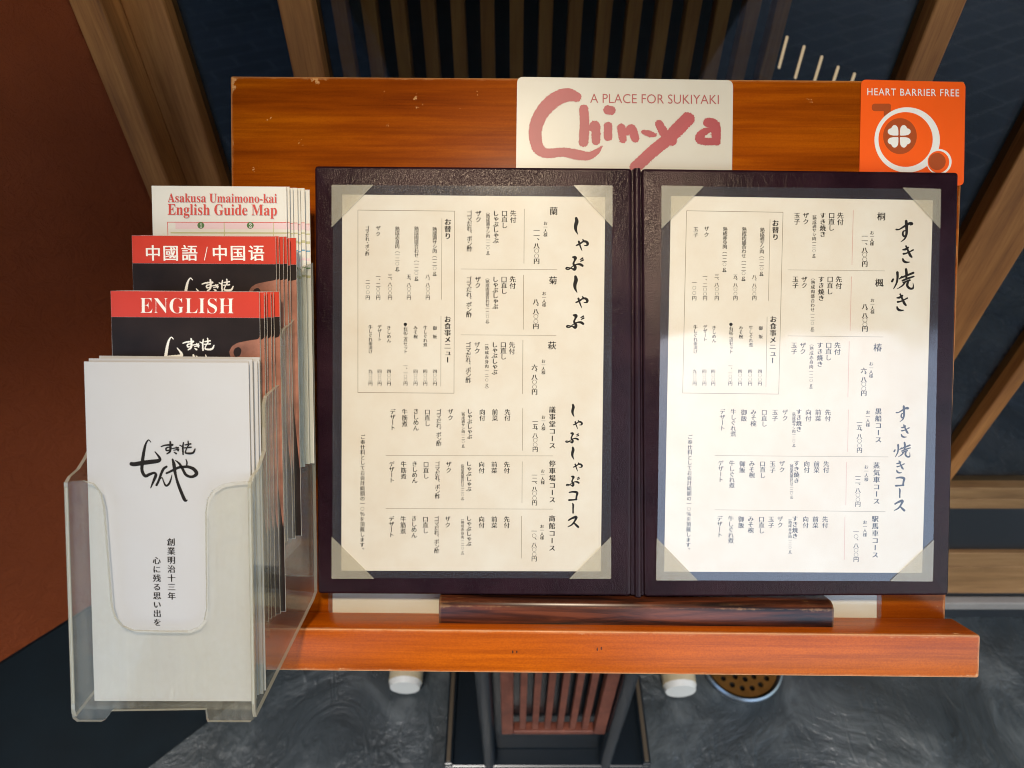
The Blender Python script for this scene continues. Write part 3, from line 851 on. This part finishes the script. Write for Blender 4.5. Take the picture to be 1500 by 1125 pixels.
def fill_left(tx, ru):
    T = 6.25
    for gl, x, y, cx, cy in ((SHI, 844, 331, 150, 130), (YA, 853, 359, 207, 307), (BU, 841.5, 386, 133, 476), (SHI, 843, 416.5, 150, 130), (YA, 852.5, 442.5, 207, 307), (BU, 842.5, 471, 133, 476)):
        title(tx, BF, IZ, gl, x, y, T, cx, cy)
    T2 = 8.3
    for gl, x, y, cx, cy in ((SHI, 839.3, 601.5, 150, 130), (YA, 846.5, 622, 207, 307), (BU, 838, 641.5, 133, 476), (SHI, 839, 664, 150, 130), (YA, 846.5, 684, 207, 307), (BU, 839, 705, 133, 476)):
        title(tx, BF, IZ, gl, x, y, T2, cx, cy)
    for gl in (KO, BAR, SUK): title(tx, BF, IZ, gl, 820, 585, 5.76, 0, 0, 1.35)
    blocks = [('蘭', 811, 309, 799, 327, 344, '一一、八〇〇円', 786, 337.5, 382.5, 768, 306, 386, 751.7, 312.5, '︵熟成適サシ肉一二〇ｇ︶', 375),
              ('菊', 810, 410.7, 797, 430, 446.7, '八、八〇〇円', 785, 442, 478, 767, 402.7, 482.7, 751, 409, '︵熟成肉盛合わせ一二〇ｇ︶', 475),
              ('萩', 808.7, 506, 796, 529, 545.7, '六、八〇〇円', 783, 538, 574, 766, 498, 577, 750, 505, '︵熟成赤身肉一二〇ｇ︶', 570)]
    for k_, bx, by, ox, oy0, oy1, pr, px_, py0, py1, vx, vy0, vy1, sx_, sy, par, pe in blocks:
        C(tx, k_, bx, by, by, 12.5, weight=.035)
        C(tx, 'お一人様', ox, oy0, oy1, 6); C(tx, pr, px_, py0, py1, 9, weight=.07)
        vrule(ru, vx, vy0, vx - .5, vy1, .8)
        C(tx, '先付', sx_, sy, sy + 9.7, 9.4); C(tx, '口直し', sx_ - 12.7, sy, sy + 17.5, 9.4)
        C(tx, 'しゃぶしゃぶ', sx_ - 25.5, sy, sy + 40, 8.8, weight=.075); C(tx, par, sx_ - 37, sy - 2, pe, 6.0)
        C(tx, 'ザク', sx_ - 51, sy, sy + 9, 9); C(tx, 'ゴマだれ、ポン酢', sx_ - 64, sy, sy + 52, 8.6)
    vrule(ru, 675, 394, 816, 395, .6); vrule(ru, 675, 490.5, 815, 491.3, .6)
    bx = [(524.3, 307.7), (666, 309.3), (665, 576), (524.3, 575)]
    for i in range(4): vrule(ru, *bx[i], *bx[(i + 1) % 4], .8)
    C(tx, 'お替り', 656, 325, 345.7, 10, weight=.09); vrule(ru, 647.3, 320, 646.8, 439, .7)
    C(tx, '熟成適サシ肉︵一二〇ｇ︶', 636.7, 336, 405.7, 7); C(tx, '八、八〇〇円', 626.7, 405, 435.7, 7)
    C(tx, '熟成肉盛合わせ︵一二〇ｇ︶', 610, 335, 413, 7); C(tx, '五、八〇〇円', 599, 405, 435.7, 7)
    C(tx, '熟成赤身肉︵一二〇ｇ︶', 582, 335, 399, 7); C(tx, '三、八〇〇円', 571.3, 404, 435.7, 7)
    C(tx, 'ザク', 554, 334, 342.7, 7.4); C(tx, '一、二〇〇円', 554, 405, 435.7, 7)
    C(tx, 'ゴマだれ・ポン酢', 538, 334, 371.7, 6.2); C(tx, '二〇〇円', 538.7, 413, 435.7, 7)
    C(tx, 'お食事メニュー', 655.7, 467.7, 527, 10, weight=.09); vrule(ru, 646, 462.7, 645.7, 566, .7)
    for t_, x, y0, y1, p_ in (('御飯', 637, 480.7, 493, '四〇〇円'), ('牛しぐれ煮', 623, 480, 505, '四〇〇円'), ('みそ椀', 608.7, 480, 493, '四〇〇円'),
                              ('●右記三点セット', 594, 475, 515, '一、一〇〇円'), ('きしめん', 569.7, 480, 499, '四〇〇円'), ('デザート', 556, 478.7, 497, '四〇〇円'), ('牛しぐれ茶漬け', 542.7, 479, 515, '九〇〇円')):
        C(tx, t_, x, y0, y1, 6.3); C(tx, p_, x, 544 if len(p_) == 4 else 536, 561.7, 6.6)
    rows = [('議事堂コース', 809, 600, 652.7, 796, 611, 784, 617.7, '一五、八〇〇円', 765.7, 598, 660, 743.3, 603.5, '︵熟成適サシ肉一二〇ｇ︶', 0),
            ('停車場コース', 809, 679, 732, 795, 690, 783, 696, '一二、八〇〇円', 765, 676, 737, 742.3, 680.3, '︵熟成肉盛合わせ一二〇ｇ︶', 1.5),
            ('商館コース', 808.7, 759.5, 802.7, 794, 771, 782.5, 778, '一〇、八〇〇円', 764, 756, 818, 742.3, 760.5, '︵熟成赤身肉一二〇ｇ︶', 3)]
    for nm, x, y0, y1, ox, oy, px_, py, pr, vx, vy0, vy1, sx_, sy, par, d in rows:
        C(tx, nm, x, y0, y1, 9.8, weight=.075); C(tx, 'お一人様', ox, oy, oy + 16.8, 6); C(tx, pr, px_, py, py + 40.5, 8.6, weight=.04)
        vrule(ru, vx, vy0, vx - .4, vy1, .7)
        C(tx, '先付', sx_, sy, sy + 9, 9); C(tx, '前菜', sx_ - 18.3, sy, sy + 9, 9); C(tx, '向付', sx_ - 36.8, sy, sy + 9, 9)
        C(tx, 'しゃぶしゃぶ', sx_ - 55.5, sy - 1, sy + 36, 8, weight=.075); C(tx, par, sx_ - 64.8, sy - 1, sy + 53.5, 5.2)
        C(tx, 'ザク', sx_ - 83.5 - d, sy - .5, sy + 8.5, 8.6); C(tx, 'ゴマだれ、ポン酢', sx_ - 100.5 - d * .7, sy - .5, sy + 46.5, 8)
        C(tx, '口直し', sx_ - 117.3 - d * .6, sy, sy + 17, 8.8); C(tx, 'きしめん', sx_ - 134 - d * .6, sy - 1, sy + 23.5, 8.8)
        C(tx, '牛筋煮', sx_ - 150.5 - d * .4, sy - .5, sy + 17.5, 8.8); C(tx, 'デザート', sx_ - 168 - d * .3, sy - .5, sy + 23, 8.4)
    vrule(ru, 565, 667.3, 810, 667.8, .6); vrule(ru, 565, 745, 810, 745.8, .6)
    C(tx, 'ご奉仕料としてお会計総額の一〇％を頂戴します。', 531.5, 640, 805.5, 7.4, 530.5)


def fill_right(tx, ru):
    for gl, x, y, cx, cy, f in ((SU, 1325, 339, 222, 181, 7.5), (KI, 1330, 372.5, 261, 430, 7.5), (YAKI, 1322.5, 409, 210, 705, 7.5), (KI, 1321.5, 443, 261, 430, 7.5)):
        title(tx, BF, IZ, gl, x, y, f, cx, cy)
    for gl, x, y, cx, cy, f in ((SU, 1322, 606.5, 222, 181, 10), (KI, 1326, 631.5, 261, 430, 10), (YAKI, 1321.5, 659, 210, 705, 10.2), (KI, 1319, 684, 261, 430, 10.3)):
        title(tx, BF, IZ, gl, x, y, f, cx, cy)
    title(tx, BF, IZ, KO, 1318.5, 705.5, 5.76, 113, 815, 1.35); title(tx, BF, IZ, BAR, 1318, 722, 6.2, 112, 918, 1.35); title(tx, BF, IZ, SUK, 1317.5, 740.5, 5.9, 113, 1033, 1.35)
    blocks = [('桐', 1291, 317, 1277.3, 341, 357, '一一、八〇〇円', 1266.7, 346, 386.7, 1250, 308, 388, 1231, 315.7, '︵熟成適サシ肉一二〇ｇ︶', 379),
              ('楓', 1288, 414, 1278, 440, 457, '八、八〇〇円', 1267, 449, 481.7, 1247.3, 405, 485, 1228.7, 409, '︵熟成肉盛合わせ一二〇ｇ︶', 487),
              ('椿', 1285.7, 509, 1276, 533, 550.7, '六、八〇〇円', 1265.3, 542.7, 576, 1244, 500, 581.7, 1226.7, 505.7, '︵熟成赤身肉一二〇ｇ︶', 570.7)]
    for k_, bx, by, ox, oy0, oy1, pr, px_, py0, py1, vx, vy0, vy1, sx_, sy, par, pe in blocks:
        C(tx, k_, bx, by, by, 12.5, weight=.035)
        C(tx, 'お一人様', ox, oy0, oy1, 6); C(tx, pr, px_, py0, py1, 9, weight=.07)
        vrule(ru, vx, vy0, vx - 2, vy1, .8, 1)
        C(tx, '先付', sx_, sy, sy + 9.7, 9.4); C(tx, '口直し', sx_ - 12.7, sy, sy + 18, 9.4, sx_ - 13.2)
        C(tx, 'すき焼き', sx_ - 25.7, sy, sy + 27.5, 9, weight=.075); C(tx, par, sx_ - 37.8, sy - 2, pe, 6.2, sx_ - 38.8)
        C(tx, 'ザク', sx_ - 50.5, sy, sy + 9, 9); C(tx, '玉子', sx_ - 63.5, sy, sy + 9, 9)
    vrule(ru, 1154, 395.3, 1296, 396.8, .6); vrule(ru, 1154, 492, 1294, 493.6, .6)
    bx = [(1005.7, 308.7), (1147, 311), (1140.7, 577.3), (1000, 575.7)]
    for i in range(4): vrule(ru, *bx[i], *bx[(i + 1) % 4], .8)
    C(tx, 'お替り', 1136, 326.7, 347.3, 10, weight=.09); vrule(ru, 1128, 321, 1125.7, 440.7, .7)
    C(tx, '熟成適サシ肉︵一二〇ｇ︶', 1116.7, 336.7, 405.7, 7, 1115.3); C(tx, '八、八〇〇円', 1105, 405.7, 436.7, 7)
    C(tx, '熟成肉盛合わせ︵一二〇ｇ︶', 1090.3, 336, 413, 7, 1089); C(tx, '五、八〇〇円', 1077.3, 405, 436.7, 7)
    C(tx, '熟成赤身肉︵一二〇ｇ︶', 1062.3, 335.7, 400, 7, 1061); C(tx, '三、八〇〇円', 1050, 404, 436.7, 7)
    C(tx, 'ザク', 1035, 335, 343.7, 7.4); C(tx, '一、二〇〇円', 1032.7, 405, 436.7, 7)
    C(tx, '玉子', 1019.3, 335.7, 344, 7.4); C(tx, '一〇〇円', 1017, 414, 436.7, 7)
    C(tx, 'お食事メニュー', 1132.7, 467.7, 528, 10, 1131.6, weight=.09); vrule(ru, 1123.7, 464, 1122, 567, .7)
    for t_, x, y0, y1, p_ in (('御飯', 1114.3, 480.7, 493, '四〇〇円'), ('牛しぐれ煮', 1100, 480, 505, '四〇〇円'), ('みそ椀', 1085.3, 480, 493, '四〇〇円'),
                              ('●右記三点セット', 1071, 475, 515, '一、一〇〇円'), ('きしめん', 1046, 480, 499, '四〇〇円'), ('デザート', 1033, 478.7, 497, '四〇〇円'), ('牛しぐれ茶漬け', 1018.7, 479, 515, '九〇〇円')):
        C(tx, t_, x, y0, y1, 6.3); C(tx, p_, x - 1.2, 544 if len(p_) == 4 else 536, 561.7, 6.6)
    rows = [('黒船コース', 1286.7, 602.5, 644, 1271.3, 604, 1259, 619, '一五、八〇〇円', 1242.7, 600, 661.7, 1212.7, 604, '︵熟成適サシ肉一二〇ｇ︶', 0),
            ('蒸気車コース', 1284, 681.7, 734, 1269, 684, 1256.7, 698, '一二、八〇〇円', 1240, 677, 740, 1210.3, 679.5, '︵熟成肉盛合わせ一二〇ｇ︶', 1),
            ('駅馬車コース', 1282, 760, 812.7, 1267, 765, 1254, 779, '一〇、八〇〇円', 1237.7, 757, 820, 1208.7, 760.5, '︵熟成赤身肉一二〇ｇ︶', 1.6)]
    for nm, x, y0, y1, ox, oy, px_, py, pr, vx, vy0, vy1, sx_, sy, par, d in rows:
        C(tx, nm, x, y0, y1, 9.8, weight=.075); C(tx, 'お一人様', ox, oy, oy + 18.3, 6.2); C(tx, pr, px_, py, py + 40.5, 8.6, weight=.04)
        vrule(ru, vx, vy0, vx - 1, vy1, .7, 1)
        C(tx, '先付', sx_, sy, sy + 9, 9); C(tx, '前菜', sx_ - 14.2, sy, sy + 9, 9); C(tx, '向付', sx_ - 28.5, sy, sy + 9, 9)
        C(tx, 'すき焼き', sx_ - 42.5 - d, sy - 1, sy + 24.5, 8.4, weight=.075); C(tx, par, sx_ - 49.8 - d, sy - 1, sy + 52, 5.2)
        C(tx, 'ザク', sx_ - 62.7 - d * 2, sy - .5, sy + 8.5, 8.6); C(tx, '玉子', sx_ - 77.5 - d, sy, sy + 9, 8.8)
        C(tx, '口直し', sx_ - 93.2, sy, sy + 17, 8.8); C(tx, 'みそ椀', sx_ - 109, sy - .5, sy + 16.5, 9); C(tx, '御飯', sx_ - 123, sy, sy + 9, 9)
        C(tx, '牛しぐれ煮', sx_ - 138.5 + d * .3, sy - 1, sy + 31.5, 8.6); C(tx, 'デザート', sx_ - 154.5, sy - 1, sy + 23, 8.4)
    vrule(ru, 1047, 667.3, 1301, 669.3, .6); vrule(ru, 1047, 746.8, 1297, 749.5, .6)
    C(tx, 'ご奉仕料としてお会計総額の一〇％を頂戴します。', 1011, 640, 805.5, 7.4, 1008)


page('cream page of vertical Japanese brush text in the left half of the folder', [(487, 847), (894.5, 847), (897, 273), (487.5, 271)],
     [(500, 836), (880, 837), (886.7, 288.5), (501.3, 285)], fill_left)
page('cream page of vertical Japanese brush text in the right half of the folder', [(962, 850), (1366, 851.5), (1378, 277), (970, 272.5)],
     [(972.7, 837.3), (1350.7, 839.3), (1366.7, 293.3), (983, 287)], fill_right)

# ------------------------------------------------------------------ leaflet rack
TW = [.121, .1015, .077, .053, .024]                  # front walls of the four pockets, then the back
TV = [HF.P(372, 705, TW[0])[1], HF.P(393, 583, TW[1])[1], HF.P(418, 484, TW[2])[1], HF.P(440, 397, TW[3])[1]]
F0 = HF.P(250, 1027, TW[0] - .007)[1]
FV = [F0, F0 + .044, F0 + .089, F0 + .135]
RL0 = HF.P(98, 850, TW[0])[0]; RR0 = HF.P(371, 880, TW[0])[0]; RRB = HF.P(463, 700, TW[4])[0]                     # pocket floors
rack = Thing('leaflet_rack', 'clear acrylic four tier leaflet rack with a notched front, left of the board', 'leaflet rack', HF, (-.21, -.2, .03))
ax_l = lambda w_: RL0 + (TW[0] - w_) / .097 * .016
ax_r = lambda w_: RR0 + (TW[0] - w_) / .097 * (RRB - RR0)
T_ = .0022


def cut_panel(k_):
    w_ = TW[k_]; l_, r_ = ax_l(w_), ax_r(w_); top = TV[k_]; bot = FV[k_] - .008 if k_ else HF.P(250, 1042, TW[0])[1]
    wd_ = r_ - l_
    X = lambda px: l_ + (px - 95) / (372 - 95) * wd_
    dv = lambda py: top - (py - 705) * .000414
    pts = [(X(95), dv(707)), (X(122), dv(705)), (X(138), dv(710)), (X(148), dv(724)), (X(152), dv(742)), (X(156), dv(828)), (X(159), dv(893)), (X(164), dv(912)), (X(174), dv(925)), (X(190), dv(932)),
           (X(235), dv(933)), (X(272), dv(933)), (X(288), dv(927)), (X(297), dv(916)), (X(301), dv(898)), (X(302), dv(828)), (X(303), dv(752)), (X(306), dv(733)), (X(314), dv(719)), (X(328), dv(710)), (X(345), dv(707)), (X(372), dv(705))]
    if k_ == 0:
        b2 = bot - .0068
        pts += [(X(372), b2 + .006), (X(369), b2 + .002), (X(364), b2), (X(300), b2), (X(298), b2 + .002), (X(297), bot + .001), (X(162), bot), (X(155), bot), (X(145), b2 + .001), (X(140), b2), (X(103), b2), (X(97), b2 + .002), (X(95), b2 + .006)]
    else:
        pts += [(X(372), bot), (X(95), bot)]
    return pts[::-1]


def rim_prism(mb_, pts, z0, z1):
    """slab whose thin rim faces take the second material"""
    n_ = len(pts)
    ar = sum(pts[i][0] * pts[(i + 1) % n_][1] - pts[(i + 1) % n_][0] * pts[i][1] for i in range(n_))
    if ar < 0: pts = pts[::-1]
    mb_.add([(p[0], p[1], z0) for p in pts], [list(range(n_))[::-1]], 0); mb_.add([(p[0], p[1], z1) for p in pts], [list(range(n_))], 0)
    v_ = [(p[0], p[1], z0) for p in pts] + [(p[0], p[1], z1) for p in pts]
    mb_.add(v_, [(i, (i + 1) % n_, n_ + (i + 1) % n_, n_ + i) for i in range(n_)], 1)


AC = [M['acryl'], M['acryl_edge']]
for k_ in range(4):
    mb = MB(); rim_prism(mb, cut_panel(k_), TW[k_] - T_, TW[k_]); rack.part('front_panel', mb, AC if k_ == 0 else [M['acryl_side'], M['acryl_side']])
    l_, r_ = ax_l(TW[k_]) + T_ + .0005, ax_r(TW[k_]) - T_ - .0005
    mb = MB(); mb.box(l_, r_, FV[k_] - .003, FV[k_] - .001, TW[k_ + 1] + .0002, TW[k_] - T_ - .0002); rack.part('pocket_floor', mb, M['acryl'])
side = [(HF.P(x_, y_, w_)[1], w_) for x_, y_, w_ in ((372, 1050, .1195), (371, 1040, .1208), (371, 708, .1208), (374, 699, .118), (381, 688, .111), (388, 673, .1055), (393, 660, .1016), (393, 592, .1014), (396, 580, .0985), (408, 570, .088),
        (415, 563, .080), (418, 553, .0772), (418, 492, .077), (421, 483, .074), (432, 474, .062), (439, 465, .0545), (440, 455, .053), (440, 404, .053), (444, 396, .050), (455, 389, .035), (462, 385, .0245), (463, 866, .0245), (457, 878, .030))]
for f_, nm in ((ax_l, -1), (ax_r, 1)):
    mb = MB(); n = len(side)
    o_ = 0.0; i_ = T_ if nm < 0 else -T_
    outer = [(f_(p[1]), p[0], p[1]) for p in side]; inner = [(f_(p[1]) + i_, p[0], p[1]) for p in side]
    mb.add(outer, [list(range(n))], 0); mb.add(inner, [list(range(n))[::-1]], 0)
    mb.add(outer + inner, [(i, (i + 1) % n, n + (i + 1) % n, n + i) for i in range(n)], 1)
    rack.part('side_wall', mb, [M['acryl_side'], M['acryl_edge']])
    xx_ = f_(TW[0]) + (.0012 if nm < 0 else -.0012)
    mb = MB(); mb.tube((xx_, side[1][0] + .004, TW[0] - .0004), (xx_, TV[0] - .004, TW[0] - .0004), .0011, 10); rack.part('rounded_corner', mb, M['acryl_edge'], smooth=True)
mb = MB(); rim_prism(mb, [(ax_l(.024) + .003, -.145), (ax_r(.024) - .003, -.145), (ax_r(.024) - .003, .09), (ax_l(.024) + .003, .09)], .0215, .0235); rack.part('back_panel', mb, AC)
mb = MB(); mb.box(-.19, -.165, -.10, .04, .008, .0212, .001); rack.part('mounting_block', mb, M['acryl_edge'])

# ------------------------------------------------------------------ leaflets


def copy_leaflet(th, dx, dy, dz, label, group):
    r = th.e.copy(); COL.objects.link(r); r.matrix_world = th.e.matrix_world @ Matrix.Translation((dx, dy, dz)) @ Matrix.Rotation(random.uniform(-.006, .006), 4, 'Z') @ Matrix.Rotation(random.uniform(-.002, .006), 4, 'X')
    r['label'] = label; r['group'] = group
    for ch in list(th.e.children):
        c = ch.copy(); COL.objects.link(c); c.parent = r
        for g_ in list(ch.children):
            d_ = g_.copy(); COL.objects.link(d_); d_.parent = c
    return r


def leaf_quad(w_, xl, xr, top, k_):
    l_ = HF.P(xl, top, w_); r_ = HF.P(xr, top + 1.5, w_)
    return [(l_[0], FV[k_]), (r_[0] , FV[k_]), r_, l_]


def leaflet(k_, label, xl, xr, top, mats, deco, group):
    w_ = TW[k_] - T_ - (.0048 if k_ == 0 else .0016)
    q_ = leaf_quad(w_, xl, xr, top, k_)
    th = Thing('leaflet', label, 'leaflet', HF, ((q_[0][0] + q_[1][0]) / 2, FV[k_], w_), group)
    mb_ = MB(); rim_prism(mb_, q_, w_ - .0006, w_); th.part('sheet', mb_, mats)
    deco(th, w_, q_)
    return th


def deco_white(th, w_, q_):
    mb_ = MB(); z = w_ + .00012
    brush(mb_, LOGO, lambda x, y: HF.P(180 + x / 10.23, 635 + y / 10.23, z), z); th.part('brush_logo', mb_, M['ink'])
    mb_ = MB(); vcol(mb_, HF, z, '創業明治十三年', 250.7, 794, 251.5, 873, 12.2, .06); vcol(mb_, HF, z, '心に残る思い出を', 229.5, 821, 230.5, 911.5, 12.2, .06)
    th.part('lettering', mb_, M['ink'])


def band_deco(words, fs_, sx0, sy0):
    def d(th, w_, q_):
        z = w_ + .0001; (l, b_), (r, _), (r2, t_r), (l2, t_l) = q_
        hgt = abs(words[0])
        mb_ = MB(); mb_.poly([(l + .0001, t_l - hgt), (r - .0001, t_r - hgt), (r2 - .0001, t_r - .0001), (l2 + .0001, t_l - .0001)], z); th.part('red_band', mb_, M['red_band'])
        mb_ = MB(); mb_.poly([(l + .0001, b_ + .0002), (r - .0001, b_ + .0002), (r - .0001, t_r - hgt - .0001), (l + .0001, t_l - hgt - .0001)], z); th.part('dark_picture', mb_, M['photo_dark'])
        mb_ = MB(); fs_(mb_, z + .0001); th.part('lettering', mb_, M['white_ink'])
        mb_ = MB(); brush_rows(mb_, LOGO, lambda x, y: HF.P(sx0 + x * .0893, sy0 + y * .0893, z + .0001), z + .00012, 5.0); th.part('brush_logo', mb_, M['white_ink'])
        # the printed hand reaching in from the right
        mb_ = MB(); sc__ = lambda x, y: HF.P(sx0 + x, sy0 + y, z + .0001)
        hp = [(119, 30), (123, 22), (131, 17), (145, 14), (162, 11.5), (180, 8), (205, 3), (205, 290), (168, 300), (150, 150), (135, 70), (122, 40)]
        pts = [sc__(x, y) for x, y in hp]; pts = [(min(a, r - .0002), b__) for a, b__ in pts]
        mb_.poly(round_quad(pts, .0012, 3), z + .00015); 
        npts = [sc__(x, y) for x, y in ((125, 31), (127, 25.5), (131, 23), (135, 23.5), (137.5, 28), (135, 36), (128, 38))]
        mb_.poly(round_quad(npts, .001, 3), z + .0002, 1); th.part('hand_picture', mb_, [M['skin_print'], M['photo_dark']])
    return d


def eng(mb_, z): fit_text(mb_, HF, z, '𝐄𝐍𝐆𝐋𝐈𝐒𝐇', 205, 458.5, 342.5, 459.2, 22.5, off=-.012, hcap=.69)


def chi(mb_, z):
    for ch, px in (('中', 224), ('國', 250), ('語', 277.5), ('中', 322), ('国', 348.5), ('语', 375.5)):
        a, b_ = HF.P(px, 370.5, z); put_glyph(mb_, ch, a, b_, 24 * (.553 - z) / FPX, z, .03, .004)
    a, b_ = HF.P(301.5, 371, z); brush(mb_, [[(303.5, 362, .5), (299.5, 381, .5)]], lambda x, y: HF.P(x, y, z), z)


def deco_map(th, w_, q_):
    z = w_ + .0001
    mb_ = MB()
    for dx, dy, mi, o_ in ((.9, .9, 1, .0), (0, 0, 0, .0001)):
        fit_text(mb_, HF, z + o_, '𝐀𝐬𝐚𝐤𝐮𝐬𝐚 𝐔𝐦𝐚𝐢𝐦𝐨𝐧𝐨-𝐤𝐚𝐢', 245.5 + dx, 296 + dy, 405.5 + dx, 297 + dy, 13, mi, hcap=.69)
        fit_text(mb_, HF, z + o_, '𝐄𝐧𝐠𝐥𝐢𝐬𝐡 𝐆𝐮𝐢𝐝𝐞 𝐌𝐚𝐩', 245.5 + dx, 314.5 + dy, 405.5 + dx, 315.5 + dy, 16, mi, hcap=.69)
    th.part('lettering', mb_, [M['red_text'], plain('grey_ink', (.40, .38, .36), .5)])
    mb_ = MB(); r = q_[1][0]
    def rc(x0, y0, x1, y1, mi, zz):
        A_ = HF.P(x0, y0, z); B_ = HF.P(x1, y1, z); mb_.poly([(A_[0], B_[1]), (min(B_[0], r - .0002), B_[1]), (min(B_[0], r - .0002), A_[1]), A_], zz, mi)
    rc(245, 325, 440, 420, 0, z); rc(246, 326, 440, 420, 4, z + .00004)
    rc(257, 326.2, 440, 336, 1, z + .00008)
    for i, (yy, mi) in enumerate(((340, 3), (352, 3), (366, 5), (378, 1), (392, 2), (404, 3))):
        rc(250 + 9 * (i % 3), yy, 440, yy + 2.5 + (i % 2) * 2, mi, z + .00008)
    for xx in (329, 401): rc(xx, 326.2, xx + .6, 420, 3, z + .0001)
    mb_.poly([HF.P(x, y, z) for x, y in ellipse(294.3, 330.2, 5.1, 4.9, 24)], z + .00012, 2); mb_.poly([HF.P(x, y, z) for x, y in ellipse(366.7, 330.2, 5.1, 4.9, 24)], z + .00012, 2)
    th.part('printed_map', mb_, [M['red_text'], M['pink_print'], M['green_print'], M['olive_print'], M['map_paper'], M['blue_print']])
    mb_ = MB(); fit_text(mb_, HF, z + .0002, '𝟏', 292.8, 333.3, 295.8, 333.3, 6.2); th.part('number', mb_, M['white_ink']); mb_ = MB(); fit_text(mb_, HF, z + .0002, '𝟐', 364.8, 333.3, 368.8, 333.3, 6.2)
    th.part('number', mb_, M['white_ink'])


tiers = [
    (0, 'white leaflet with black brush lettering at the very front of the rack', 123, 364, 530, [M['white_paper'], M['edge_paper']], deco_white, 'white leaflets in the front pocket',
     'white leaflet behind the front white one, only its edges showing', [(.6, .3), (1.2, 2.9), (.8, 1.5), (2.6, .8), (3.6, 2.4), (2.2, 5.2)]),
    (1, 'red and black leaflet with the white word ENGLISH', 162, 380, 426, [M['white_paper'], M['edge_paper']],
     band_deco((.0165,), eng, 216.6, 485.3), 'red and black leaflets in the second pocket', 'red and black leaflet behind the one with the white word ENGLISH, only its edges showing', [(1.2, -.3), (1.9, .5), (3.4, 1.0), (5.6, .6), (8.2, 1.5)]),
    (2, 'red and black leaflet with white Chinese characters', 193, 404, 345, [M['white_paper'], M['edge_paper']],
     band_deco((.0183,), chi, 244.7, 398.7), 'red and black leaflets in the third pocket', 'red and black leaflet behind the one with Chinese characters, only its edges showing', [(2.2, .2), (2.6, .9), (5.4, 1.4), (6.0, .3), (9.4, 1.9)]),
    (3, 'white guide map leaflet with red serif title at the top of the rack', 222, 419.5, 272, [M['map_paper'], M['edge_paper']], deco_map, 'white guide map leaflets in the top pocket',
     'white guide map leaflet behind the front map, only its edges showing', [(1.5, .6), (3.0, .4), (4.6, 1.9), (6.2, 1.2), (8.6, 3.6), (11.0, 3.4)]),
]
for k_, lab, xl, xr, top, mats, deco, grp, blab, offs in tiers:
    th = leaflet(k_, lab, xl, xr, top, mats, deco, grp)
    dz = (TW[k_] - TW[k_ + 1] - .006) / (len(offs) + .5)
    for i, (ox, oy) in enumerate(offs):
        copy_leaflet(th, ox * .001, oy * .0006 + .0003, -dz * (i + 1), blab, grp)

# ------------------------------------------------------------------ brass dish on the floor
xx, yy = WZ(1098, 1021, .03); yy += .078
dish = Thing('perforated_dish', 'round brass dish with dark holes on the slate floor below the lip', 'dish', None, (xx, yy, 0))
mb = MB(); n = 48
ring = [(.074, 0), (.086, .012), (.088, .03), (.084, .034), (.080, .028), (.078, .012)]
vs_ = [(xx + r_ * math.cos(2 * math.pi * i / n), yy + r_ * math.sin(2 * math.pi * i / n), z_ + .0005) for r_, z_ in ring for i in range(n)]
mb.add(vs_, [(j * n + i, j * n + (i + 1) % n, (j + 1) * n + (i + 1) % n, (j + 1) * n + i) for j in range(len(ring) - 1) for i in range(n)])
dish.part('rim', mb, M['steel'], smooth=True)
mb = MB(); mb.add([(xx + .0775 * math.cos(2 * math.pi * i / n), yy + .0775 * math.sin(2 * math.pi * i / n), .006) for i in range(n)], [list(range(n))]); dish.part('bottom', mb, M['kick'])
pc = bpy.data.curves.new('perforated', 'CURVE'); pc.dimensions = '2D'; pc.fill_mode = 'BOTH'; pc.extrude = .0012


def circ(cx, cy, r_, k_=20):
    s_ = pc.splines.new('POLY'); s_.points.add(k_ - 1); s_.use_cyclic_u = True
    for i in range(k_): s_.points[i].co = (cx + r_ * math.cos(2 * math.pi * i / k_), cy + r_ * math.sin(2 * math.pi * i / k_), 0, 1)


circ(0, 0, .0770, 48)
for rr, m_ in ((0, 1), (.02, 6), (.04, 12), (.06, 18)):
    for i in range(m_): circ(rr * math.cos(2 * math.pi * i / m_), rr * math.sin(2 * math.pi * i / m_), .0058)
po = bpy.data.objects.new('perforated', pc); COL.objects.link(po); bpy.context.view_layer.update()
me = po.to_mesh(); mb = MB(); mb.add([(v_.co.x + xx, v_.co.y + yy, v_.co.z + .027) for v_ in me.vertices], [tuple(p.vertices) for p in me.polygons]); po.to_mesh_clear()
dish.part('perforated_plate', mb, M['brass'])
bpy.data.objects.remove(po); bpy.data.objects.remove(_to)
